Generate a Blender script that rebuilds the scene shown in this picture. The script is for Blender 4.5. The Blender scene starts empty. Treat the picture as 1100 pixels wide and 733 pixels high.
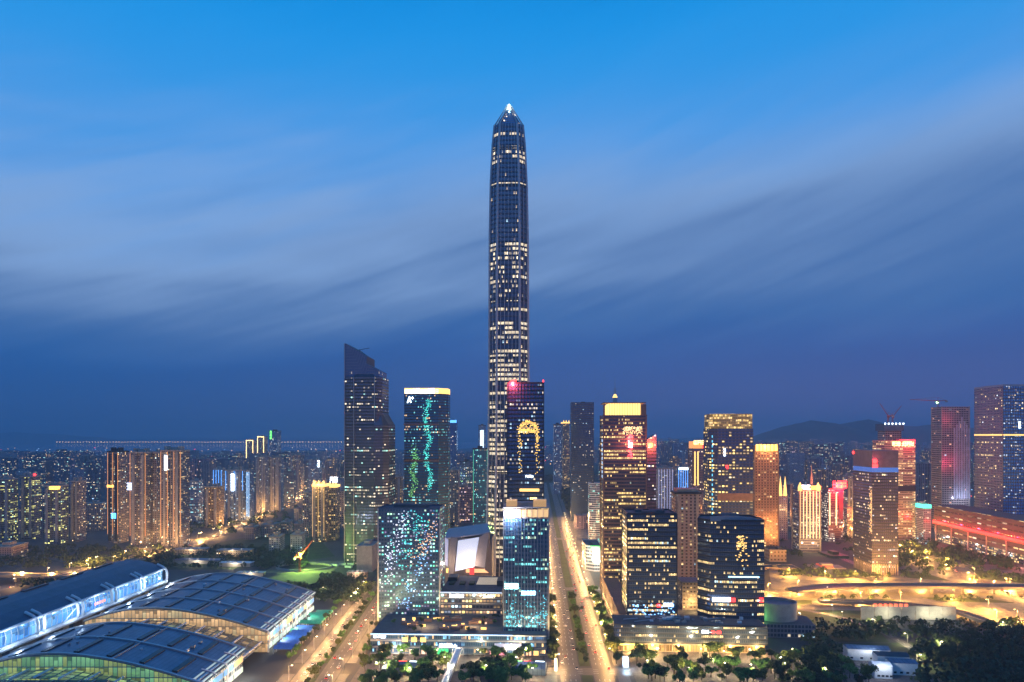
import bpy, math, random
from mathutils import Vector, noise
import numpy as np
R = random.Random(7)
SC = bpy.context.scene
COL = SC.collection
F, CX, HY, CH = 733.3, 550.0, 468.0, 180.0        # lens in pixels, picture centre, horizon row, camera height
rad = math.radians

# ------------------------------------------------------------------ camera, world, exposure
cam_d = bpy.data.cameras.new('camera'); cam = bpy.data.objects.new('camera', cam_d); COL.objects.link(cam)
cam.location = (0, 0, CH); cam.rotation_euler = (rad(90), 0, 0)
cam_d.sensor_width = 36; cam_d.lens = 24; cam_d.shift_y = 0.0923
cam_d.clip_start = 1; cam_d.clip_end = 90000
SC.camera = cam
SC.view_settings.view_transform = 'Standard'; SC.view_settings.look = 'None'
SC.view_settings.exposure = 0; SC.view_settings.gamma = 1
SC.render.engine = 'CYCLES'
SC.cycles.use_denoising = True
SC.cycles.max_bounces = 5; SC.cycles.diffuse_bounces = 2; SC.cycles.glossy_bounces = 3
SC.cycles.transmission_bounces = 2; SC.cycles.volume_bounces = 0; SC.cycles.transparent_max_bounces = 8
SC.cycles.sample_clamp_indirect = 3.0; SC.cycles.use_light_tree = True
SC.cycles.caustics_reflective = False; SC.cycles.caustics_refractive = False

def lin(r, g, b):
    f = lambda c: (c/255)/12.92 if c/255 <= .04045 else ((c/255+.055)/1.055)**2.4
    return (f(r), f(g), f(b), 1)

W = bpy.data.worlds.new('World'); SC.world = W; W.use_nodes = True
nt = W.node_tree; nt.nodes.clear()
def N(t, tp, **kw):
    n = t.nodes.new(tp)
    for k, v in kw.items(): setattr(n, k, v)
    return n
def M(t, op, a, b=None, c=None, clamp=False):
    n = t.nodes.new('ShaderNodeMath'); n.operation = op; n.use_clamp = clamp
    for i, v in enumerate((a, b, c)):
        if v is None: continue
        if isinstance(v, (int, float)): n.inputs[i].default_value = v
        else: t.links.new(v, n.inputs[i])
    return n.outputs[0]
def ramp(t, fac, stops, interp='B_SPLINE'):
    n = t.nodes.new('ShaderNodeValToRGB'); cr = n.color_ramp; cr.interpolation = interp
    while len(cr.elements) < len(stops): cr.elements.new(0.5)
    for e, (p, c) in zip(cr.elements, stops): e.position = p; e.color = c
    t.links.new(fac, n.inputs[0]); return n.outputs[0]
tc = N(nt, 'ShaderNodeTexCoord'); sx = N(nt, 'ShaderNodeSeparateXYZ'); nt.links.new(tc.outputs['Generated'], sx.inputs[0])
az = M(nt, 'ARCTAN2', sx.outputs[0], sx.outputs[1]); el = M(nt, 'ARCSINE', sx.outputs[2])
# two layers of wind-drawn cloud streaks, tilted up towards the right
def streak(sa, se, tilt, scale, det, rough, dist=0.0, off=0.0):
    e2 = M(nt, 'SUBTRACT', el, M(nt, 'MULTIPLY', az, tilt))
    cb = N(nt, 'ShaderNodeCombineXYZ')
    nt.links.new(M(nt, 'MULTIPLY', az, sa), cb.inputs[0]); nt.links.new(M(nt, 'MULTIPLY', e2, se), cb.inputs[1]); cb.inputs[2].default_value = off
    nz = N(nt, 'ShaderNodeTexNoise'); nz.inputs['Scale'].default_value = scale; nz.inputs['Detail'].default_value = det
    nz.inputs['Roughness'].default_value = rough; nz.inputs['Distortion'].default_value = dist
    nt.links.new(cb.outputs[0], nz.inputs['Vector']); return M(nt, 'SUBTRACT', nz.outputs[0], 0.5)
s1 = streak(1.0, 5.0, 0.16, 1.5, 2, .5, .4, 14.0)
s2 = streak(1.2, 7.0, 0.30, 2.2, 3, .5, .4, 21.3)
s3 = streak(1.6, 15.0, 0.34, 2.6, 4, .55, .35, 1.7)
s4 = streak(2.4, 34.0, 0.40, 2.2, 3, .5, .2, 5.3)
mid = M(nt, 'MULTIPLY', M(nt, 'SUBTRACT', el, rad(1.5)), 6.0, clamp=True)
top = M(nt, 'SUBTRACT', 1.0, M(nt, 'MULTIPLY', M(nt, 'SUBTRACT', el, rad(17)), 4.0, clamp=True))
wob = M(nt, 'ADD', M(nt, 'MULTIPLY', s1, 0.26), M(nt, 'ADD', M(nt, 'MULTIPLY', s2, 0.12), M(nt, 'ADD', M(nt, 'MULTIPLY', s3, 0.085), M(nt, 'MULTIPLY', s4, 0.02))))
tiltt = M(nt, 'MULTIPLY', sx.outputs[0], -0.10)
amt = M(nt, 'MULTIPLY', mid, M(nt, 'MAXIMUM', top, 0.25))
e3 = M(nt, 'ADD', el, M(nt, 'MULTIPLY', amt, M(nt, 'ADD', wob, tiltt)))
SKY_MAX = rad(45)
skyc = ramp(nt, M(nt, 'DIVIDE', e3, SKY_MAX, clamp=True), [
    (0.00, lin(50, 86, 148)), (0.05, lin(40, 90, 156)), (0.14, lin(32, 92, 166)), (0.18, lin(44, 102, 174)),
    (0.26, lin(78, 122, 182)), (0.37, lin(150, 184, 230)), (0.50, lin(86, 160, 236)), (0.62, lin(34, 156, 238)), (0.76, lin(2, 146, 232)), (1.0, lin(2, 96, 178))])
# thinner, greyer cloud on the right-hand side
gb_ = M(nt, 'MULTIPLY', M(nt, 'ADD', M(nt, 'MULTIPLY', az, .9), M(nt, 'ADD', .42, M(nt, 'MULTIPLY', s2, 1.6)), clamp=True), M(nt, 'SUBTRACT', 1.0, M(nt, 'MULTIPLY', M(nt, 'ABSOLUTE', M(nt, 'SUBTRACT', el, rad(14.5))), 6.5), clamp=True), clamp=True)
m0 = N(nt, 'ShaderNodeMix', data_type='RGBA'); nt.links.new(M(nt, 'MULTIPLY', gb_, .75), m0.inputs['Factor']); nt.links.new(skyc, m0.inputs['A']); m0.inputs['B'].default_value = lin(80, 122, 182); skyc = m0.outputs['Result']
# right of the picture the horizon glows a little violet from the city
vio = M(nt, 'MULTIPLY', M(nt, 'ADD', M(nt, 'MULTIPLY', az, .8), .45, clamp=True), M(nt, 'SUBTRACT', 1.0, M(nt, 'MULTIPLY', el, 6.0), clamp=True), clamp=True)
mx = N(nt, 'ShaderNodeMix', data_type='RGBA'); nt.links.new(M(nt, 'MULTIPLY', vio, .85), mx.inputs['Factor'])
nt.links.new(skyc, mx.inputs['A']); mx.inputs['B'].default_value = lin(106, 106, 172)
bg1 = N(nt, 'ShaderNodeBackground'); nt.links.new(mx.outputs['Result'], bg1.inputs[0]); bg1.inputs[1].default_value = 1.0
sky = N(nt, 'ShaderNodeTexSky'); sky.sky_type = 'NISHITA'; sky.sun_disc = False; sky.sun_elevation = rad(-3.0); sky.sun_rotation = rad(200)
bg2 = N(nt, 'ShaderNodeBackground'); nt.links.new(sky.outputs[0], bg2.inputs[0]); bg2.inputs[1].default_value = 0.006
ad = N(nt, 'ShaderNodeAddShader'); nt.links.new(bg1.outputs[0], ad.inputs[0]); nt.links.new(bg2.outputs[0], ad.inputs[1])
wo = N(nt, 'ShaderNodeOutputWorld'); nt.links.new(ad.outputs[0], wo.inputs[0])
W.cycles.sampling_method = 'MANUAL'; W.cycles.sample_map_resolution = 512

# ------------------------------------------------------------------ helpers
def px(x, D): return (x-CX)/F*D
def pz(y, D): return CH-(y-HY)/F*D
def G(x, y, z=0.0):                                   # point on the ground seen at a pixel
    D = (CH-z)*F/(y-HY); return ((x-CX)/F*D, D)

class MB:
    def __init__(s): s.v = []; s.f = []; s.uv = []; s.mi = []
    def face(s, pts, uv=None, m=0):
        i = len(s.v); s.v += [tuple(p) for p in pts]; s.f.append(tuple(range(i, i+len(pts))))
        s.uv += uv if uv else [(-50., -50.)]*len(pts); s.mi.append(m)
    def prism(s, poly, z0, z1, m=0, cap=True, mc=None, sc1=1.0, v0=None, bottom=False):
        # poly counter-clockwise seen from above; wall UV in metres
        n = len(poly); u = 0.0; v0 = z0 if v0 is None else v0; v1 = v0+(z1-z0)
        for i in range(n):
            a = poly[i]; b = poly[(i+1) % n]; L = math.hypot(b[0]-a[0], b[1]-a[1])
            s.face([(a[0], a[1], z0), (b[0], b[1], z0), (b[0]*sc1, b[1]*sc1, z1), (a[0]*sc1, a[1]*sc1, z1)], [(u, v0), (u+L, v0), (u+L, v1), (u, v1)], m)
            u += L
        mc = m if mc is None else mc
        if cap: s.face([(p[0]*sc1, p[1]*sc1, z1) for p in poly], m=mc)
        if bottom: s.face([(p[0], p[1], z0) for p in reversed(poly)], m=mc)
    def box(s, x0, x1, y0, y1, z0, z1, m=0, mc=None, bottom=True):
        s.prism([(x0, y0), (x1, y0), (x1, y1), (x0, y1)], z0, z1, m, mc=mc, bottom=bottom)
    def tube(s, a, b, r0, r1=None, n=8, m=0, caps=True):
        a = Vector(a); b = Vector(b); r1 = r0 if r1 is None else r1
        d = (b-a).normalized(); t = Vector((0, 0, 1)) if abs(d.z) < .9 else Vector((1, 0, 0))
        x = d.cross(t).normalized(); y = d.cross(x)
        A = [a+(x*math.cos(2*math.pi*k/n)+y*math.sin(2*math.pi*k/n))*r0 for k in range(n)]
        B = [b+(x*math.cos(2*math.pi*k/n)+y*math.sin(2*math.pi*k/n))*r1 for k in range(n)]
        for k in range(n): s.face([A[(k+1) % n], A[k], B[k], B[(k+1) % n]], m=m)
        if caps: s.face(A, m=m); s.face(list(reversed(B)), m=m)
    def path(s, pts, r, n=6, m=0):
        for a, b in zip(pts, pts[1:]): s.tube(a, b, r, n=n, m=m)
    def mesh(s, name, mats):
        me = bpy.data.meshes.new(name); me.from_pydata(s.v, [], s.f)
        ul = me.uv_layers.new(name='UVMap'); ul.data.foreach_set('uv', np.array(s.uv, dtype=np.float32).ravel())
        mats = mats if isinstance(mats, (list, tuple)) else [mats]
        for m in mats: me.materials.append(m)
        if len(mats) > 1: me.polygons.foreach_set('material_index', s.mi)
        me.update(); return me
    def build(s, name, mats, parent=None, loc=None, rz=0):
        return link(name, s.mesh(name, mats), parent, loc, rz)
def link(name, me, parent=None, loc=None, rz=0):
    o = bpy.data.objects.new(name, me); COL.objects.link(o)
    if parent: o.parent = parent
    if loc: o.location = loc
    if rz: o.rotation_euler = (0, 0, rz)
    return o
def tag(o, label=None, cat=None, group=None, kind=None):
    if label: o['label'] = label
    if cat: o['category'] = cat
    if group: o['group'] = group
    if kind: o['kind'] = kind
    return o
def empty(name, loc, rz=0):
    o = bpy.data.objects.new(name, None); COL.objects.link(o); o.location = loc; o.rotation_euler = (0, 0, rz); o.empty_display_size = 2; return o
def kids(o): return [c for c in COL.objects if c.parent is o]
def copy_tree(o, tree, parent=None):
    c = o.copy(); COL.objects.link(c); c.parent = parent
    for ch, sub in tree: copy_tree(ch, sub, c)
    return c
def tree_of(o):
    by = {}
    for c in COL.objects:
        if c.parent: by.setdefault(c.parent.name, []).append(c)
    def rec(x): return [(c, rec(c)) for c in by.get(x.name, [])]
    return rec(o)
def rect(w, d, y0=0.0): return [(-w/2, y0), (w/2, y0), (w/2, y0+d), (-w/2, y0+d)]
def inset(poly, k):
    cx = sum(p[0] for p in poly)/len(poly); cy = sum(p[1] for p in poly)/len(poly)
    mxr = max(max(abs(p[0]-cx), abs(p[1]-cy)) for p in poly); q = (mxr-k)/mxr
    return [(cx+(p[0]-cx)*q, cy+(p[1]-cy)*q) for p in poly]

# ------------------------------------------------------------------ materials
def base_mat(name, col, rough=.7, metal=0, var=.25, scale=.15, bump=0.0, spec=.5):
    m = bpy.data.materials.new(name); m.use_nodes = True; t = m.node_tree; b = t.nodes['Principled BSDF']
    nz = N(t, 'ShaderNodeTexNoise'); nz.inputs['Scale'].default_value = scale; nz.inputs['Detail'].default_value = 6; nz.inputs['Roughness'].default_value = .65
    ge = N(t, 'ShaderNodeNewGeometry'); t.links.new(ge.outputs['Position'], nz.inputs['Vector'])
    c0 = tuple(c*(1-var) for c in col[:3])+(1,); c1 = tuple(min(1, c*(1+var)) for c in col[:3])+(1,)
    t.links.new(ramp(t, nz.outputs[0], [(.3, c0), (.7, c1)], 'LINEAR'), b.inputs['Base Color'])
    b.inputs['Roughness'].default_value = rough; b.inputs['Metallic'].default_value = metal; b.inputs['Specular IOR Level'].default_value = spec
    m.cycles.emission_sampling = 'NONE'
    return m
def glow(name, col, strength, sample='NONE'):
    m = bpy.data.materials.new(name); m.use_nodes = True; t = m.node_tree; b = t.nodes['Principled BSDF']
    b.inputs['Base Color'].default_value = tuple(c*.5 for c in col[:3])+(1,); b.inputs['Emission Color'].default_value = tuple(col[:3])+(1,); b.inputs['Emission Strength'].default_value = strength
    m.cycles.emission_sampling = sample; return m

# shared node group: which cell of a glazed facade is glass, and whether a light is on behind it
gg = bpy.data.node_groups.new('window_grid', 'ShaderNodeTree')
for nm, tp in (('UV', 'NodeSocketVector'), ('CellW', 'NodeSocketFloat'), ('CellH', 'NodeSocketFloat'), ('MU', 'NodeSocketFloat'), ('MB', 'NodeSocketFloat'), ('MT', 'NodeSocketFloat'),
               ('Lit', 'NodeSocketFloat'), ('Cool', 'NodeSocketFloat'), ('Run', 'NodeSocketFloat'), ('Band', 'NodeSocketFloat'), ('BrV', 'NodeSocketFloat')):
    gg.interface.new_socket(nm, in_out='INPUT', socket_type=tp)
for nm, tp in (('Glass', 'NodeSocketFloat'), ('On', 'NodeSocketFloat'), ('CoolSel', 'NodeSocketFloat'), ('Rnd', 'NodeSocketColor')):
    gg.interface.new_socket(nm, in_out='OUTPUT', socket_type=tp)
gi = N(gg, 'NodeGroupInput'); go = N(gg, 'NodeGroupOutput'); I = gi.outputs
s = N(gg, 'ShaderNodeSeparateXYZ'); gg.links.new(I['UV'], s.inputs[0])
U = M(gg, 'DIVIDE', s.outputs[0], I['CellW']); V = M(gg, 'DIVIDE', s.outputs[1], I['CellH'])
iu = M(gg, 'FLOOR', U); iv = M(gg, 'FLOOR', V); fu = M(gg, 'SUBTRACT', U, iu); fv = M(gg, 'SUBTRACT', V, iv)
mk = M(gg, 'MULTIPLY', M(gg, 'GREATER_THAN', fu, I['MU']), M(gg, 'LESS_THAN', fu, M(gg, 'SUBTRACT', 1.0, I['MU'])))
mk = M(gg, 'MULTIPLY', mk, M(gg, 'MULTIPLY', M(gg, 'GREATER_THAN', fv, I['MB']), M(gg, 'LESS_THAN', fv, M(gg, 'SUBTRACT', 1.0, I['MT']))))
mk = M(gg, 'MULTIPLY', mk, M(gg, 'GREATER_THAN', s.outputs[0], -20.0))
oi = N(gg, 'ShaderNodeObjectInfo'); seed = M(gg, 'MULTIPLY', oi.outputs['Random'], 913.0)
def wn(a, b, c):
    cb = N(gg, 'ShaderNodeCombineXYZ')
    for i, v in enumerate((a, b, c)):
        if isinstance(v, (int, float)): cb.inputs[i].default_value = v
        else: gg.links.new(v, cb.inputs[i])
    w = N(gg, 'ShaderNodeTexWhiteNoise', noise_dimensions='3D'); gg.links.new(cb.outputs[0], w.inputs['Vector']); return w
w1 = wn(iu, iv, seed)
w2 = wn(M(gg, 'FLOOR', M(gg, 'DIVIDE', M(gg, 'ADD', iu, M(gg, 'MULTIPLY', iv, 1.7)), I['Run'])), iv, M(gg, 'ADD', seed, 31.0))
w3 = wn(7.0, iv, M(gg, 'ADD', seed, 77.0))
runf = M(gg, 'MULTIPLY', M(gg, 'GREATER_THAN', w2.outputs['Value'], .45), 1.55)
bandf = M(gg, 'ADD', M(gg, 'SUBTRACT', 1.0, I['Band']), M(gg, 'MULTIPLY', I['Band'], M(gg, 'MULTIPLY', M(gg, 'POWER', w3.outputs['Value'], 2.2), 3.2)))
p = M(gg, 'MULTIPLY', I['Lit'], M(gg, 'MULTIPLY', M(gg, 'ADD', runf, .15), bandf))
on = M(gg, 'LESS_THAN', w1.outputs['Value'], p)
sc_ = N(gg, 'ShaderNodeSeparateColor'); gg.links.new(w1.outputs['Color'], sc_.inputs[0])
br = M(gg, 'ADD', .25, M(gg, 'MULTIPLY', M(gg, 'POWER', sc_.outputs[1], 2.0), 1.5))
br = M(gg, 'ADD', M(gg, 'SUBTRACT', 1.0, I['BrV']), M(gg, 'MULTIPLY', br, I['BrV']))
blind = M(gg, 'LESS_THAN', fv, M(gg, 'ADD', .45, M(gg, 'MULTIPLY', sc_.outputs[0], 1.1)))
br = M(gg, 'MULTIPLY', br, M(gg, 'MULTIPLY', M(gg, 'ADD', .62, M(gg, 'MULTIPLY', fv, .6)), M(gg, 'ADD', .35, M(gg, 'MULTIPLY', blind, .65))))
gg.links.new(mk, go.inputs['Glass']); gg.links.new(M(gg, 'MULTIPLY', M(gg, 'MULTIPLY', mk, on), br), go.inputs['On'])
sc2 = N(gg, 'ShaderNodeSeparateColor'); gg.links.new(w2.outputs['Color'], sc2.inputs[0])
gg.links.new(M(gg, 'LESS_THAN', M(gg, 'ADD', M(gg, 'MULTIPLY', sc2.outputs[2], .6), M(gg, 'MULTIPLY', sc_.outputs[2], .4)), I['Cool']), go.inputs['CoolSel'])
gg.links.new(w1.outputs['Color'], go.inputs['Rnd'])

WARM = (1, .62, .25); YEL = (1, .78, .30); PALE = (1, .82, .55); COOL = (.55, .85, 1.0); GREEN = (.35, 1, .75)
def facade(name, glass, wall, cw=3, ch=4, lit=.3, warm=WARM, cool=COOL, coolmix=.25, st=2.0, mu=.12, mb=.25, mt=.1, run=5, band=.6, rough=.12, metal=.7, wrough=.6, rainbow=0.0, brv=1.0):
    glass = tuple(min(.9, c*1.7) for c in glass); m = bpy.data.materials.new(name); m.use_nodes = True; t = m.node_tree; b = t.nodes['Principled BSDF']
    g = N(t, 'ShaderNodeGroup'); g.node_tree = gg
    uv = N(t, 'ShaderNodeUVMap', uv_map='UVMap'); t.links.new(uv.outputs[0], g.inputs['UV'])
    for k, v in (('CellW', cw), ('CellH', ch), ('MU', mu), ('MB', mb), ('MT', mt), ('Lit', lit), ('Cool', coolmix), ('Run', run), ('Band', band), ('BrV', brv)): g.inputs[k].default_value = v
    def mix(f, a, bb):
        n = N(t, 'ShaderNodeMix', data_type='RGBA')
        t.links.new(f, n.inputs['Factor']) if not isinstance(f, (int, float)) else setattr(n.inputs['Factor'], 'default_value', f)
        for s_, v in (('A', a), ('B', bb)):
            if isinstance(v, tuple): n.inputs[s_].default_value = tuple(v[:3])+(1,)
            else: t.links.new(v, n.inputs[s_])
        return n.outputs['Result']
    nz = N(t, 'ShaderNodeTexNoise'); nz.inputs['Scale'].default_value = .05; nz.inputs['Detail'].default_value = 5
    ge = N(t, 'ShaderNodeNewGeometry'); t.links.new(ge.outputs['Position'], nz.inputs['Vector'])
    wcol = mix(nz.outputs[0], tuple(c*.7 for c in wall), tuple(c*1.25 for c in wall))
    hs = mix(M(t, 'MULTIPLY', nz.outputs[0], 1.0), tuple(c*.6 for c in glass), tuple(min(1, c*1.3) for c in glass))
    t.links.new(mix(g.outputs['Glass'], wcol, hs), b.inputs['Base Color'])
    t.links.new(M(t, 'MULTIPLY', g.outputs['Glass'], metal), b.inputs['Metallic'])
    t.links.new(M(t, 'ADD', wrough, M(t, 'MULTIPLY', g.outputs['Glass'], rough-wrough)), b.inputs['Roughness'])
    ec = mix(g.outputs['CoolSel'], tuple(warm), tuple(cool))
    if rainbow: 
        hv = N(t, 'ShaderNodeHueSaturation'); hv.inputs['Saturation'].default_value = 1.4; t.links.new(g.outputs['Rnd'], hv.inputs['Color']); ec = mix(rainbow, ec, hv.outputs[0])
    t.links.new(ec, b.inputs['Emission Color']); t.links.new(M(t, 'MULTIPLY', g.outputs['On'], st), b.inputs['Emission Strength'])
    bp = N(t, 'ShaderNodeBump'); bp.inputs['Strength'].default_value = .06; bp.inputs['Distance'].default_value = .4
    n2 = N(t, 'ShaderNodeTexNoise'); n2.inputs['Scale'].default_value = .25; t.links.new(ge.outputs['Position'], n2.inputs['Vector']); t.links.new(n2.outputs[0], bp.inputs['Height']); t.links.new(bp.outputs[0], b.inputs['Normal'])
    m.cycles.emission_sampling = 'NONE'
    return m

m_ground = base_mat('city_ground', (.055, .055, .058), .85, scale=.01, var=.35)
m_road = base_mat('asphalt', (.075, .07, .066), .5, scale=.12, var=.2)
m_pave = base_mat('paving', (.12, .115, .11), .75, scale=.2, var=.2)
m_plaza = base_mat('dark_paving', (.11, .09, .085), .8, scale=.4, var=.45)
m_grass = base_mat('lawn', (.035, .06, .02), .95, scale=.06, var=.5)
m_white = base_mat('road_paint', (.75, .75, .72), .6, var=.1)
m_water = base_mat('bay_water', (.03, .06, .09), .12, scale=.004, var=.3)
m_hill = base_mat('wooded_hill', (.03, .045, .03), .95, scale=.004, var=.4)
m_conc = base_mat('concrete', (.34, .32, .30), .8, scale=.15)
m_roofg = base_mat('roof_gravel', (.10, .10, .11), .85, scale=.2)
m_dark = base_mat('dark_metal', (.05, .055, .07), .4, .6, scale=.3)
m_steel = base_mat('pale_steel', (.42, .44, .48), .35, .7, scale=.3, var=.1)
m_whitep = base_mat('white_paint', (.75, .76, .78), .4, scale=.3, var=.08)
m_stone = base_mat('beige_stone', (.38, .30, .24), .7, scale=.2)
m_brown = base_mat('brown_stone', (.22, .13, .10), .6, scale=.2)
m_bark = base_mat('bark', (.10, .075, .05), .9, scale=1)
m_blueroof = base_mat('blue_steel_roof', (.13, .175, .26), .35, .35, scale=.12, var=.25)
def seams(m, period, dark=.62):
    t = m.node_tree; b = t.nodes['Principled BSDF']; src = b.inputs['Base Color'].links[0].from_socket
    ge = N(t, 'ShaderNodeNewGeometry'); sp = N(t, 'ShaderNodeSeparateXYZ'); t.links.new(ge.outputs['Position'], sp.inputs[0])
    f1 = M(t, 'LESS_THAN', M(t, 'FRACT', M(t, 'DIVIDE', sp.outputs[0], period)), .16); f2 = M(t, 'LESS_THAN', M(t, 'FRACT', M(t, 'DIVIDE', sp.outputs[1], period*3.7)), .05)
    mxx = N(t, 'ShaderNodeMix', data_type='RGBA', blend_type='MULTIPLY'); t.links.new(M(t, 'MAXIMUM', f1, f2), mxx.inputs['Factor']); t.links.new(src, mxx.inputs['A']); mxx.inputs['B'].default_value = (dark, dark, dark, 1); t.links.new(mxx.outputs['Result'], b.inputs['Base Color'])
seams(m_blueroof, 3.1)
m_tealtent = base_mat('green_canopy', (.03, .30, .20), .6, scale=.4)
m_bluetent = base_mat('blue_canopy', (.05, .16, .55), .5, scale=.4)
m_redpaint = base_mat('red_paint', (.5, .05, .04), .5, scale=.4)
m_crown = [base_mat('dark_leaves', (.030, .055, .016), .8, scale=.35, var=.6), base_mat('green_leaves', (.08, .19, .04), .75, scale=.35, var=.6), base_mat('yellow_green_leaves', (.10, .13, .02), .75, scale=.35, var=.5)]

g_gold = glow('gold_light', (1, .58, .16), 2.2); g_goldhot = glow('hot_gold_light', (1, .66, .25), 5.0)
g_white = glow('white_light', (.75, .88, 1), 7.0); g_warmw = glow('warm_white_light', (1, .82, .55), 5.0)
g_red = glow('red_light', (1, .03, .03), 7.0); g_redsoft = glow('red_tube', (1, .06, .03), 3.5)
g_blue = glow('blue_light', (.08, .35, 1), 5.0); g_cyan = glow('cyan_light', (.10, .9, .75), 2.2); g_green = glow('green_light', (.15, 1, .15), 4.0)
g_lime = glow('lime_light', (.55, 1, .08), 9.0)
g_sodium = glow('sodium_lamp', (1, .55, .15), 14.0); g_pale = glow('pale_lamp', (1, .8, .5), 12.0)
g_gallery = glow('gallery_light', (.22, .55, 1.0), 1.1); g_dimgold = glow('inside_gold', (1, .60, .25), .8); g_dimgreen = glow('inside_green', (.55, .95, .35), .55)

# ------------------------------------------------------------------ ground, water, hills
def sheet(name, pts, z, mat, label=None, kind='structure', cat=None):
    b = MB(); b.face([(p[0], p[1], z) for p in pts]); o = b.build(name, mat); tag(o, label, cat, kind=kind); return o
S = 45000
sheet('ground', [(-S, -2500), (S, -2500), (S, S), (-S, S)], 0, m_ground)
sheet('water', [(-16000, 7300), (-7000, 7700), (-3300, 7900), (-800, 9000), (200, 11500), (1200, 20000), (-22000, 20000)], .6, m_water)

def hill(name, ridge, D, depth, rough, label):
    # ridge: pixel silhouette at distance D
    n = 90; m_ = 14; xs = [ridge[0][0]+(ridge[-1][0]-ridge[0][0])*i/(n-1) for i in range(n)]
    def hgt(x):
        for a, b in zip(ridge, ridge[1:]):
            if a[0] <= x <= b[0]: q = (x-a[0])/(b[0]-a[0]); q = q*q*(3-2*q); return pz(a[1]+(b[1]-a[1])*q, D)
        return 0
    b = MB(); P = []
    for j in range(m_):
        t = j/(m_-1)*2-1; row = []
        for x in xs:
            X = px(x, D); Y = D+t*depth; z = hgt(x)*max(0, 1-abs(t)**1.4)
            z = z*(1+rough*noise.noise(Vector((X/600, Y/500, 1))))+rough*60*noise.noise(Vector((X/240, Y/240, 4)))*(1-abs(t))
            row.append((X, Y, max(z, -2) if 0 < j < m_-1 else -2))
        P.append(row)
    for j in range(m_-1):
        for i in range(n-1): b.face([P[j][i], P[j][i+1], P[j+1][i+1], P[j+1][i]])
    o = b.build(name, m_hill); tag(o, kind='structure'); return o
hill('hills', [(790, 486), (815, 470), (832, 462), (846, 458), (866, 454), (878, 450), (890, 455), (903, 459), (918, 452), (928, 450), (942, 456), (975, 458), (1010, 455), (1060, 460), (1130, 459), (1220, 466), (1300, 480)], 7800, 1500, .12, '')
hill('hills', [(-160, 482), (-60, 470), (20, 464.5), (60, 466.5), (95, 469), (130, 475.5)], 17500, 1500, .1, '')
hill('hills', [(560, 482), (600, 472), (660, 469), (720, 471), (790, 468), (850, 480)], 15500, 1500, .1, '')

# ------------------------------------------------------------------ roads
_rz = [0.02]
def strip_pts(pts, w):
    L = []
    for i, p in enumerate(pts):
        a = pts[max(0, i-1)]; c = pts[min(len(pts)-1, i+1)]
        d = Vector((c[0]-a[0], c[1]-a[1])).normalized(); n = Vector((-d.y, d.x))
        L.append(((p[0]+n.x*w/2, p[1]+n.y*w/2), (p[0]-n.x*w/2, p[1]-n.y*w/2)))
    return L
def smooth(pts, k=6):
    out = []
    for i in range(len(pts)-1):
        p0 = pts[max(0, i-1)]; p1 = pts[i]; p2 = pts[i+1]; p3 = pts[min(len(pts)-1, i+2)]
        for j in range(k):
            t = j/k
            out.append(tuple(.5*((2*p1[q])+(-p0[q]+p2[q])*t+(2*p0[q]-5*p1[q]+4*p2[q]-p3[q])*t*t+(-p0[q]+3*p1[q]-3*p2[q]+p3[q])*t**3) for q in range(2)))
    out.append(tuple(pts[-1])); return out
def road(name, pts, w, mat=None, lanes=2, curve=True, marks=True):
    pts = smooth(pts) if curve else pts
    z = _rz[0]; _rz[0] += .008
    L = strip_pts(pts, w); b = MB()
    for (a, c), (d, e) in zip(L, L[1:]): b.face([(c[0], c[1], z), (e[0], e[1], z), (d[0], d[1], z), (a[0], a[1], z)])
    o = b.build(name, mat or m_road); tag(o, kind='structure')
    if marks:
        k = MB(); zz = z+.006
        for ln in range(1, lanes):
            off = -w/2+w*ln/lanes; acc = 0
            for p, q in zip(pts, pts[1:]):
                d = Vector((q[0]-p[0], q[1]-p[1])); Ls = d.length; d.normalize(); n = Vector((-d.y, d.x)); t = (6-acc % 12) % 12 if 0 else 0
                while t < Ls:
                    s0 = Vector(p)+d*t+n*off; s1_ = Vector(p)+d*min(t+4, Ls)+n*off
                    k.face([(s0.x+n.x*.12, s0.y+n.y*.12, zz), (s0.x-n.x*.12, s0.y-n.y*.12, zz), (s1_.x-n.x*.12, s1_.y-n.y*.12, zz), (s1_.x+n.x*.12, s1_.y+n.y*.12, zz)]); t += 12
        ko = k.build('road_markings', m_white); tag(ko, kind='structure')
    return pts
BS = .0385
def bx(Y, off=0): return 37+BS*Y+off                    # centre line of the right boulevard
road('road', [(bx(Y, -13), Y) for Y in (380, 900, 2600)], 15, lanes=4, curve=False)
road('road', [(bx(Y, 12), Y) for Y in (380, 900, 2600)], 15, lanes=4, curve=False)
LB = [(-139, 400), (-146, 498), (-150, 620), (-155, 760), (-162, 1000), (-170, 1300)]
road('road', [(x-9, y) for x, y in LB], 14, lanes=3)
road('road', [(x+9, y) for x, y in LB], 14, lanes=3)
road('road', [(26, 522), (92, 519)], 16, lanes=4, curve=False)
road('road', [(-170, 812), (100, 801), (560, 785)], 16, lanes=4, curve=False)
road('road', [(-180, 1200), (90, 1190), (420, 1175)], 16, lanes=4, curve=False)
RH = [G(835, 652), G(900, 649), G(980, 650), G(1040, 662), G(1130, 690)]
road('road', RH, 17, lanes=4)
RH2 = [G(1140, 652), G(1060, 628), G(1000, 605), G(965, 588), G(930, 574), G(900, 562)]
road('road', RH2, 24, lanes=6)
RH3 = [G(820, 628), G(870, 640), G(950, 655), G(1040, 672), G(1120, 700)]
road('road', [G(822, 642), G(860, 636), G(930, 634), G(1130, 634)], 26, lanes=6)
LH = [G(-40, 640), G(60, 620), G(120, 605), G(180, 592), G(245, 571), G(300, 546), G(330, 530), G(355, 515), G(372, 500)]
road('road', LH, 26, lanes=6)
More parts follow.
